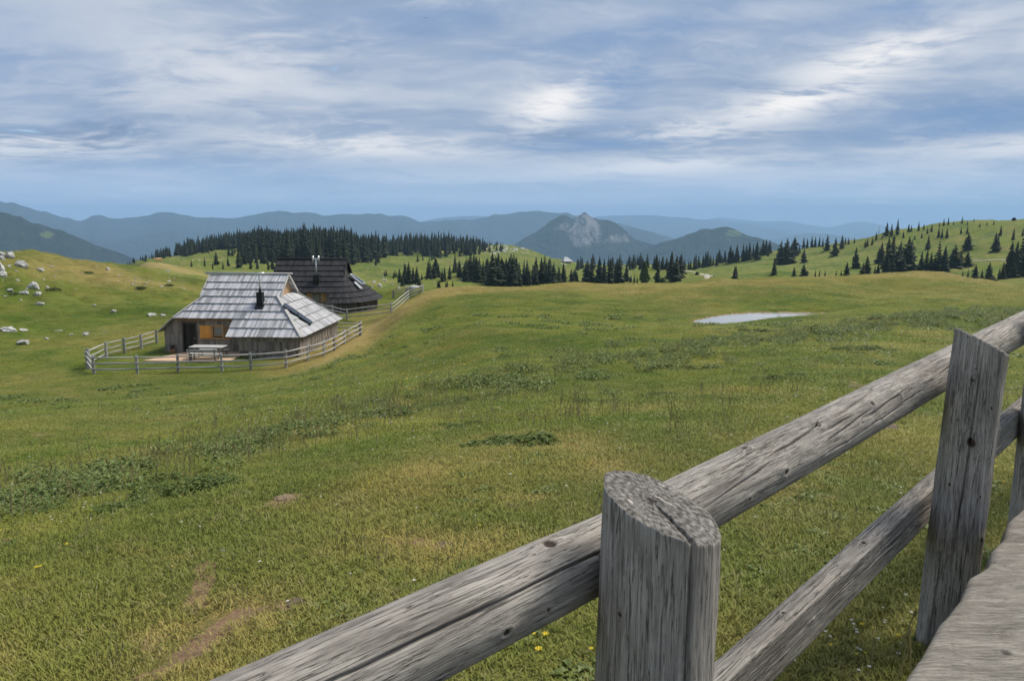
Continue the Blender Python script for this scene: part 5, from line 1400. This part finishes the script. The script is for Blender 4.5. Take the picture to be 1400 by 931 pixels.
# lower rail: half logs, hewn face towards the viewer
for (xa, za, xb, zb_, sd, nth, nz) in ((-1.2, -1.20, .364, -1.165, 81, 120, 160), (.366, -1.164, 1.832, -1.012, 83, 240, 380), (1.835, -1.012, 2.90, -.94, 85, 160, 220), (2.903, -.94, 4.1, -.90, 87, 100, 120)):
    a, b_ = fpt(xa, za, OFF - .035), fpt(xb, zb_, OFF - .035)
    tf = side_theta(a, b_, (.7071, -.7071, 0)); tt = side_theta(a, b_, (0, 0, 1)); Lr = (b_ - a).length
    g = random.Random(sd)
    ck = [(tf + (tt - tf) * .15 * g.uniform(-2, 2), g.uniform(.1, .6) * Lr, g.uniform(.7, .98) * Lr, .0024, .010, .15), (tf - .3, .2 * Lr, .6 * Lr, .002, .009, .1), (tt - .2, .1 * Lr, .9 * Lr, .0018, .007, .05)] + rand_cracks(4, Lr, .07, sd, dp=(.004, .008), drift=(-.2, .2))
    rail(a, b_, .069, .063, sd, ck, [(tf + .2, Lr * .75, .012, .005), (tf - .3, Lr * .35, .010, .004), (tt + .1, Lr * .55, .012, .008), (tf + .4, Lr * .12, .009, .004), (tt, Lr * .3, .009, .006)], nth, nz,
         flat=[(tf, .030), (tf + math.pi, .034)], bumps=.14)

# ------------------------------------------------------------------ timber bench beside the fence
M_BENCH = mat('bench_timber', m_bench)
def bench():
    org = Vector((1.2, 1.6, -1.47))
    O = empty('timber_bench', org); tag(O, 'broad hewn grey timber bench with wavy edge beside the log fence', 'bench')
    ns, nn = 420, 150
    S = np.linspace(.2, 3.75, ns)
    edge = np.interp(S, [.2, 1.695, 2.03, 2.21, 2.36, 2.475, 2.60, 2.72, 2.90, 3.09, 3.75], [.43, .497, .523, .527, .541, .531, .552, .549, .572, .570, .60]) + .010 * fbm(S * 6, S * 0, 4, 7)
    inner = .06 + .02 * fbm(S * 3, S * 0 + 9, 3, 17)
    K = np.linspace(0, 1, nn)
    # cross section: underside, inner edge, top, outer edge
    N = inner[:, None] + (edge - inner)[:, None] * K[None, :]
    Sg = np.tile(S[:, None], (1, nn))
    top = -1.0 + .003 * fbm(Sg * 5, N * 9, 4, 27) + .0016 * fbm(Sg * 30, N * 26, 3, 29)
    dist = np.minimum(N - inner[:, None], edge[:, None] - N)
    top = top - .011 * np.exp(-(dist / .007) ** 1.2)
    kn = np.zeros_like(top)
    # checks running across and along the slab
    for (s0, n0, s1, n1, w, dp) in ((2.34, .02, 2.515, .55, .0026, .013), (2.55, .05, 2.67, .56, .0016, .006), (1.98, .02, 2.10, .50, .0014, .006), (1.62, .30, 1.86, .40, .002, .010), (1.80, .40, 1.93, .47, .0016, .006), (1.5, .10, 1.78, .28, .003, .014), (2.15, .10, 2.32, .3, .0016, .007), (1.74, .24, 1.80, .30, .0018, .009), (1.9, .1, 2.3, .2, .002, .008)):
        ex, ey = s1 - s0, n1 - n0
        tt_ = np.clip(((Sg - s0) * ex + (N - n0) * ey) / (ex * ex + ey * ey), 0, 1)
        dd = np.hypot(Sg - s0 - tt_ * ex + .012 * fbm(Sg * 18, N * 18, 3, 37), N - n0 - tt_ * ey + .012 * fbm(Sg * 18 + 9, N * 18, 3, 38))
        top -= dp * np.exp(-(dd / w) ** 2)
    for (s0, n0, r_) in ((1.98, .37, .012), (2.3, .33, .009), (1.66, .47, .008)):
        q = np.hypot(Sg - s0, N - n0) / r_
        top += .003 * np.exp(-(q / 1.8) ** 2) - .005 * np.exp(-(q / .8) ** 4); kn = np.maximum(kn, np.exp(-q ** 4))
    def P(s, n, z): return np.stack([s * .7071 - n * .7071, s * .7071 + n * .7071, z], -1)
    rows = [P(Sg, N, top)]
    sideo = P(S, edge + .012, np.full(ns, -1.05))[:, None]; lowo = P(S, edge - .01, np.full(ns, -1.098))[:, None]
    lowi = P(S, inner + .01, np.full(ns, -1.098))[:, None]; sidei = P(S, inner - .012, np.full(ns, -1.05))[:, None]
    G = np.concatenate([lowi, sidei, rows[0], sideo, lowo, lowi], axis=1)
    kk = np.concatenate([np.zeros((ns, 2)), kn, np.zeros((ns, 3))], axis=1)
    m = G.shape[1]; G = G - np.array(org)[None, None, :]
    o = np_mesh('seat', G.reshape(-1, 3), grid_faces(ns, m), M_BENCH, {'knot': ('FLOAT', kk.ravel())}, True, O)
    for s in (.75, 2.2, 3.4):
        b = MB()
        for k in range(1): b.tube([P(np.array(s), np.array(.31), np.array(-1.75)) - np.array(org), P(np.array(s), np.array(.31), np.array(-1.4)) - np.array(org), P(np.array(s), np.array(.31), np.array(-1.09)) - np.array(org)], [.13, .125, .12], 16)
        b.build('leg', M_LOG, O, True)
bench()

# ------------------------------------------------------------------ grass, herbs, flowers
def blade(V, F, B, x, y, h, w, lean, a, curve=.4):
    n = len(V); ca, sa = math.cos(a), math.sin(a)
    dx, dy = math.cos(a + 1.57) * lean, math.sin(a + 1.57) * lean
    V += [(x - ca * w, y - sa * w, 0), (x + ca * w, y + sa * w, 0), (x - ca * w * .7 + dx * curve * h, y - sa * w * .7 + dy * curve * h, h * .6), (x + ca * w * .7 + dx * curve * h, y + sa * w * .7 + dy * curve * h, h * .6), (x + dx * h, y + dy * h, h * .92)]
    F += [(n, n + 1, n + 3, n + 2), (n + 2, n + 3, n + 4)]; B += [0, 0, .6, .6, 1.0]
def tuft(seed, n, r, h0, h1, w, lean):
    g = random.Random(seed); V = []; F = []; B = []
    for _ in range(n):
        a = g.uniform(0, 6.28); q = r * math.sqrt(g.random())
        blade(V, F, B, math.cos(a) * q, math.sin(a) * q, g.uniform(h0, h1), w * g.uniform(.7, 1.3), g.uniform(.1, lean), g.uniform(0, 6.28))
    return V, F, B
def stalks(seed, n, r, h0, h1):
    g = random.Random(seed); V = []; F = []; B = []
    for _ in range(n):
        a = g.uniform(0, 6.28); q = r * math.sqrt(g.random()); h = g.uniform(h0, h1); x, y = math.cos(a) * q, math.sin(a) * q
        l = g.uniform(.0, .35); aa = g.uniform(0, 6.28); ex, ey = x + math.cos(aa) * l * h, y + math.sin(aa) * l * h
        for k in range(2):
            c, s_ = math.cos(aa + k * 1.57) * .0022, math.sin(aa + k * 1.57) * .0022
            nn = len(V); V += [(x - c, y - s_, 0), (x + c, y + s_, 0), (ex + c, ey + s_, h), (ex - c, ey - s_, h)]; F.append((nn, nn + 1, nn + 2, nn + 3)); B += [.5, .5, 1, 1]
            c *= 3; s_ *= 3; nn = len(V)
            V += [(ex - c * .3, ey - s_ * .3, h * .86), (ex + c, ey + s_, h * .94), (ex, ey, h * 1.04), (ex - c, ey - s_, h * .94)]; F.append((nn, nn + 1, nn + 2, nn + 3)); B += [1, 1, 1, 1]
    return V, F, B
def herb(seed, n, r, h, leaf):
    g = random.Random(seed); V = []; F = []; B = []
    for _ in range(n):
        a = g.uniform(0, 6.28); q = r * math.sqrt(g.random()); z = h * g.uniform(.15, 1) * (1 - .4 * (q / r) ** 2)
        c = Vector((math.cos(a) * q, math.sin(a) * q, z)); d = Vector((math.cos(a + g.uniform(-.8, .8)), math.sin(a + g.uniform(-.8, .8)), g.uniform(-.5, .6))).normalized()
        s_ = d.cross(Vector((0, 0, 1))).normalized(); L = leaf * g.uniform(.6, 1.4); w = L * .36
        nn = len(V); V += [tuple(c), tuple(c + d * L * .5 + s_ * w + Vector((0, 0, .01))), tuple(c + d * L - Vector((0, 0, L * .25))), tuple(c + d * L * .5 - s_ * w + Vector((0, 0, .01)))]
        F.append((nn, nn + 1, nn + 2, nn + 3)); B += [.2, .6, 1, .6]
    for _ in range(max(3, n // 14)):
        a = g.uniform(0, 6.28); q = r * .7 * math.sqrt(g.random()); x, y = math.cos(a) * q, math.sin(a) * q; nn = len(V)
        V += [(x - .003, y, 0), (x + .003, y, 0), (x, y + .003, h)]; F.append((nn, nn + 1, nn + 2)); B += [0, 0, 1]
    return V, F, B
def flower(petals, rad, h, seed):
    V = []; F = []; B = []; g = random.Random(seed)
    V += [(-.0012, 0, 0), (.0012, 0, 0), (0, .001, h)]; F.append((0, 1, 2)); B += [0, 0, 0]
    for k in range(petals):
        a = 6.283 * k / petals; n = len(V)
        V += [(0, 0, h), (math.cos(a - .35) * rad, math.sin(a - .35) * rad, h + .006), (math.cos(a) * rad * 1.15, math.sin(a) * rad * 1.15, h + .004), (math.cos(a + .35) * rad, math.sin(a + .35) * rad, h + .006)]
        F.append((n, n + 1, n + 2, n + 3)); B += [1, 1, 1, 1]
    return V, F, B
M_GRASS = mat('grass_blades', m_grass)
rgG = np.random.default_rng(21)
def keep_clear(x, y):
    """no grass inside the huts, the terrace, the pond"""
    lx = (x - GREY_HUT[0]) * math.cos(R(3.8)) - (y - GREY_HUT[1]) * math.sin(R(3.8)); ly = (x - GREY_HUT[0]) * math.sin(R(3.8)) + (y - GREY_HUT[1]) * math.cos(R(3.8))
    inhut = (lx > -9.8) & (lx < -.2) & (ly > 1.5) & (ly < 8.9) | (lx > -4.2) & (lx < -.2) & (ly > .3) & (ly < 8.9)
    deck = (lx > -9.5) & (lx < -4.1) & (ly > -1.8) & (ly < 1.6)
    dk = (x > -22.8) & (x < -13.8) & (y > 72.5) & (y < 81)
    return inhut | deck | dk | (poly_sd(POND, x, y) < .25)
def polar_points(n, d0, d1, power, amax=46, amin=None):
    q = rgG.random(n); e = power                          # density ~ d**(e-1) per unit distance
    d = (d0 ** e + q * (d1 ** e - d0 ** e)) ** (1 / e)
    a = np.radians(rgG.uniform(-(amin or amax), amax, n))
    return d * np.sin(a), d * np.cos(a), d
def make_grass():
    x, y, d = polar_points(175000, 1.2, 120, .62)
    ok = ~keep_clear(x, y); x, y, d = x[ok], y[ok], d[ok]
    dry, soil, lush = cover(x, y)
    ok = (rgG.random(len(x)) > soil * 1.3) & (soil < .38); x, y, d, dry, soil, lush = (q[ok] for q in (x, y, d, dry, soil, lush))
    N = len(x)
    P = np.stack([x, y, ground_z(x, y) - .004], -1)
    long_ = fbm(x * .25, y * .25, 3, 91) + .5 * fbm(x * .9, y * .9, 2, 95)
    band = np.exp(-((poly_band(x, y)) / 1.6) ** 2)
    k = np.where(rgG.random(N) < .5, 0, 1); r_ = rgG.random(N)
    k = np.where(r_ < .10 + .25 * np.clip(long_, 0, 1) + .3 * band, 2, k)
    pst = np.clip(.003 + .03 * np.clip(long_, 0, 1) + .045 * band * (d > 6), 0, .3) * np.clip(d / 9, .12, 1)
    k = np.where(rgG.random(N) < pst, 3, k)
    s = np.maximum(1.0, (d / 6.5)) ** .62 * rgG.uniform(.7, 1.3, N) * (1 + .35 * np.clip(long_, -1, 1)) * np.where(d < 3, .85, 1)
    s = np.where(k == 3, np.minimum(s, 1.5) * rgG.uniform(.7, 1.15, N), s)
    sz = np.where(k == 3, s, s ** .35 * rgG.uniform(.55, 1.0, N) * (1 - .6 * np.exp(-(poly_sd(POND, x, y) / 3) ** 2)))
    s = np.stack([s, s, sz], -1)
    tone = np.stack([np.clip(dry * .9 + .12 * rgG.random(N) ** 2, 0, 1), np.where(k == 3, .5 * rgG.random(N) + .5, (rgG.random(N) < .06) * .7), np.clip(lush + 1.6 * np.clip(fbm(x * .8, y * .8, 3, 141) - .05, 0, 1), 0, 1)], -1)
    pr = [tuft(1, 50, .13, .012, .034, .0024, 1.2), tuft(2, 44, .12, .010, .030, .0028, 1.3), tuft(3, 34, .10, .025, .065, .0024, 1.1), stalks(4, 5, .12, .08, .20)]
    tilt = np.zeros((N, 2))
    o = scatter('meadow_grass', pr, P, k, s, rgG.uniform(0, 6.28, N), tone, M_GRASS)
    tag(o, 'short green meadow grass with dry patches', 'grass')
BAND = [hit(u, v) for u, v in ((-60, 705), (0, 690), (110, 672), (230, 640), (330, 618), (420, 590), (520, 562), (620, 535), (700, 515), (800, 500), (940, 478), (1080, 462), (1200, 448), (1300, 436), (1400, 425))]
def poly_band(x, y):
    best = np.full(np.shape(x), 1e9)
    for a, b in zip(BAND[:-1], BAND[1:]):
        ex, ey = b[0] - a[0], b[1] - a[1]; t = np.clip(((x - a[0]) * ex + (y - a[1]) * ey) / (ex * ex + ey * ey), 0, 1)
        best = np.minimum(best, np.hypot(x - a[0] - t * ex, y - a[1] - t * ey))
    return best
make_grass()
M_HERB = mat('herb_leaves', m_leaf((.095, .145, .034), (.20, .245, .085)))
def make_herbs():
    pts = []; ks = []; sc_ = []
    tot = [math.hypot(b[0] - a[0], b[1] - a[1]) for a, b in zip(BAND[:-1], BAND[1:])]
    dens = [26, 30, 30, 26, 26, 30, 34, 26, 16, 18, 24, 26, 26, 26]
    for i, (a, b) in enumerate(zip(BAND[:-1], BAND[1:])):
        d = math.hypot(a[0], a[1])
        n = int(dens[i] * tot[i] * (.85 if i < 7 else .55))
        for _ in range(n):
            t = rgG.random(); w = .55 if i < 3 else (.8 if i < 8 else 1.6)
            x = a[0] + (b[0] - a[0]) * t + rgG.normal(0, w); y = a[1] + (b[1] - a[1]) * t + rgG.normal(0, w)
            if fbm(np.array(x * .9), np.array(y * .9), 3, 111) < -.12 + rgG.normal(0, .12): continue
            pts.append((x, y, float(ground_z(x, y)) - .01)); ks.append(int(rgG.integers(0, 2))); sc_.append(rgG.uniform(.5, 1.15) * (1.0 if d < 14 else 1.25))
    # loose rosettes all over the near meadow
    x, y, d = polar_points(5000, 2.2, 45, 1.0)
    for xx, yy, dd in zip(x, y, d):
        if fbm(np.array(xx * .5), np.array(yy * .5), 3, 121) < .12: continue
        pts.append((xx, yy, float(ground_z(xx, yy)) - .01)); ks.append(2); sc_.append(rgG.uniform(.35, .8) * max(1, dd / 10))
    P = np.array(pts); N = len(P)
    o = scatter('wild_herbs', [herb(1, 120, .18, .22, .048), herb(2, 110, .20, .17, .055), herb(3, 22, .07, .045, .05)], P, np.array(ks), np.array(sc_), rgG.uniform(0, 6.28, N), np.zeros((N, 3)), M_HERB)
    tag(o, 'low leafy herbs growing in a band across the meadow', 'herbs')
make_herbs()
def make_flowers(name, label, m, proto, n, region):
    pts = []; sc_ = []
    for (u, v, su, sv, c, s0) in region:
        for _ in range(c):
            h = hit(rgG.normal(u, su), min(930, rgG.normal(v, sv)))
            if h is None or h[1] > 70: continue
            d = math.hypot(h[0], h[1]); pts.append(h); sc_.append(s0 * rgG.uniform(.7, 1.3) * max(.8, min(2.4, d / 9)))
    P = np.array(pts); N = len(P)
    tag(scatter(name, [proto], P, np.zeros(N), np.array(sc_), rgG.uniform(0, 6.28, N), np.zeros((N, 3)), m), label, 'flowers')
M_WHITE = mat('white_petals', m_plain((.72, .72, .68), .6)); M_YEL = mat('yellow_petals', m_plain((.75, .56, .02), .6))
make_flowers('white_flowers', 'tiny white flowers dotted through the meadow', M_WHITE, flower(6, .011, .07, 1), 0,
             [(60, 680, 70, 14, 100, .7), (480, 575, 120, 22, 130, .8), (1150, 460, 130, 12, 110, .8), (1190, 885, 45, 30, 22, .55), (600, 700, 350, 90, 45, .6), (1000, 560, 200, 60, 60, .8), (560, 515, 110, 14, 60, .8), (300, 500, 140, 10, 30, 1)])
make_flowers('yellow_flowers', 'tiny yellow flowers dotted through the meadow', M_YEL, flower(6, .012, .06, 2), 0,
             [(700, 640, 350, 100, 40, .6), (1150, 880, 60, 30, 10, .6), (50, 770, 40, 30, 5, .8), (1130, 450, 120, 10, 60, 1.1), (560, 520, 120, 15, 40, 1), (1370, 640, 15, 20, 6, 1), (760, 890, 40, 20, 4, 1)])
# single dark weed clumps that stand out
WEEDS = [(668, 612, 60, 'spreading dark green weed clump alone in the open turf'), (712, 606, 34, 'smaller dark weed clump beside the spreading one'), (615, 586, 46, 'dark leafy clump at the lower edge of the herb band'), (1072, 517, 58, 'flat dark green clump in the turf below the pond'),
         (205, 688, 50, 'bushy dark weed clump in the herb band above the bare earth track'), (300, 662, 46, 'dark weed clump with broad leaves near the seed stalks'), (50, 700, 70, 'wide dark weed patch at the end of the herb band'), (215, 665, 40, 'grey green thistle like clump in the herb band'),
         (940, 505, 60, 'low dark weed patch between the pond and the fence'), (905, 540, 44, 'short dark clump in the middle of the open meadow'), (1280, 436, 44, 'round dark bush of weeds near the top rail'), (1190, 478, 50, 'dark weed strip behind the top rail'), (1150, 478, 40, 'dark weed strip in the tall grass'),
         (660, 548, 46, 'dark clump in the thickest part of the herb band'), (580, 560, 60, 'broad leafy clump in the thickest part of the herb band'), (700, 488, 34, 'small dark clump on the slope above the herb band'), (1040, 455, 44, 'dark tussock just below the pond'), (820, 552, 36, 'thin dark clump in the meadow')]
HERBM = []
for i, (n_, r_, h_, lf) in enumerate(((260, .22, .12, .05), (240, .20, .15, .055), (300, .24, .11, .045))):
    V, F, B = herb(50 + i, n_, r_, h_, lf); me = tri_mesh('leaves', V, F); HERBM.append(me)
M_WEED = mat('weed_leaves', m_leaf((.072, .115, .025), (.135, .175, .045)))
for me in HERBM: me.materials.append(M_WEED)
for i, (u, v, wpx, lab) in enumerate(WEEDS):
    h = hit(u, v); k = h[1] / FPX; wm = wpx * k
    e = empty('weed_clump', h); tag(e, lab, 'weeds')
    n_ = max(4, int(wm / .16)); g = random.Random(i)
    for j in range(n_):
        x = h[0] + (j / (n_ - 1) - .5) * wm + g.uniform(-.1, .1); y = h[1] + g.uniform(-.25, .25)
        o = bpy.data.objects.new('leaves', HERBM[(i + j) % 3]); COL.objects.link(o); o.parent = e
        o.location = (x - h[0], y - h[1], float(ground_z(x, y)) - h[2] - .01); sc1 = g.uniform(.8, 1.35) * max(.75, min(2.2, wm / .9)); o.scale = (sc1 * .8, sc1 * .8, sc1 * g.uniform(.5, .8)); o.rotation_euler = (0, 0, g.uniform(0, 6.28))
# dry dung and earth heaps
M_DUNG = mat('dry_dung', m_plain((.11, .075, .055)))
DUNG = [(405, 826, 26, 'brown dried dung pat in the short grass'), (388, 682, 24, 'pale earth heap in a worn patch of turf'), (610, 750, 30, 'dark earth crumbs in a dry turf patch'), (1210, 586, 36, 'dark dung heap under the top rail'), (1172, 530, 24, 'reddish earth heap behind the top rail'), (697, 691, 12, 'small brown dung lump in the open turf'), (5, 744, 20, 'dark dung pat by the herb band')]
for i, (u, v, wpx, lab) in enumerate(DUNG):
    h = hit(u, v); k = h[1] / FPX; s = wpx * k / 2
    g = random.Random(60 + i); bm = bmesh.new(); bmesh.ops.create_icosphere(bm, subdivisions=3, radius=1.0)
    from mathutils import noise as mn
    for vv in bm.verts:
        q = vv.co; rr2 = 1 + .5 * mn.noise(q * 2 + Vector((i * 7, 0, 0))) + .2 * mn.noise(q * 6 + Vector((i * 7, 0, 0))); vv.co = Vector((q.x * rr2, q.y * rr2, q.z * .28 * rr2))
    me = bpy.data.meshes.new('dung_heap'); bm.to_mesh(me); bm.free()
    o = link_mesh('earth_heap' if 'earth' in lab else 'dung_pat', me, mat('heap_earth', m_plain((.20, .145, .09))) if 'earth heap' in lab else M_DUNG); o.location = (h[0], h[1], h[2] + .005); o.scale = (s, s, s * .8)
    tag(o, lab, 'earth heap' if 'earth' in lab else 'dung')

# low junipers on the stony mound
M_JUN = mat('juniper_leaves', m_leaf((.055, .085, .02), (.10, .13, .035)))
for i, (u, v, wpx, lab) in enumerate(((72, 397, 22, 'wide dark juniper mat beside the large pitted boulder'), (120, 374, 16, 'low juniper mat on the crown of the stony mound'), (192, 395, 18, 'dark juniper mat at the foot of the brown slope'),
                                      (231, 391, 15, 'juniper mat among small rocks above the grey hut'), (18, 403, 15, 'juniper mat between white rocks under the mound'))):
    h = hit(u, v, 40); wm = wpx * h[1] / FPX
    e = empty('juniper_bush', (h[0], h[1], h[2] - .05)); tag(e, lab, 'juniper')
    V, F = loose_crown(200 + i, wm * .16, wm * .55, 420, .10, .35); link_mesh('leaves', tri_mesh('leaves', V, F), M_JUN, e)
    m = MB(); m.tube([(0, 0, -.1), (0, 0, wm * .15)], [.04, .02], 6); m.build('stem', M_BARK, e)
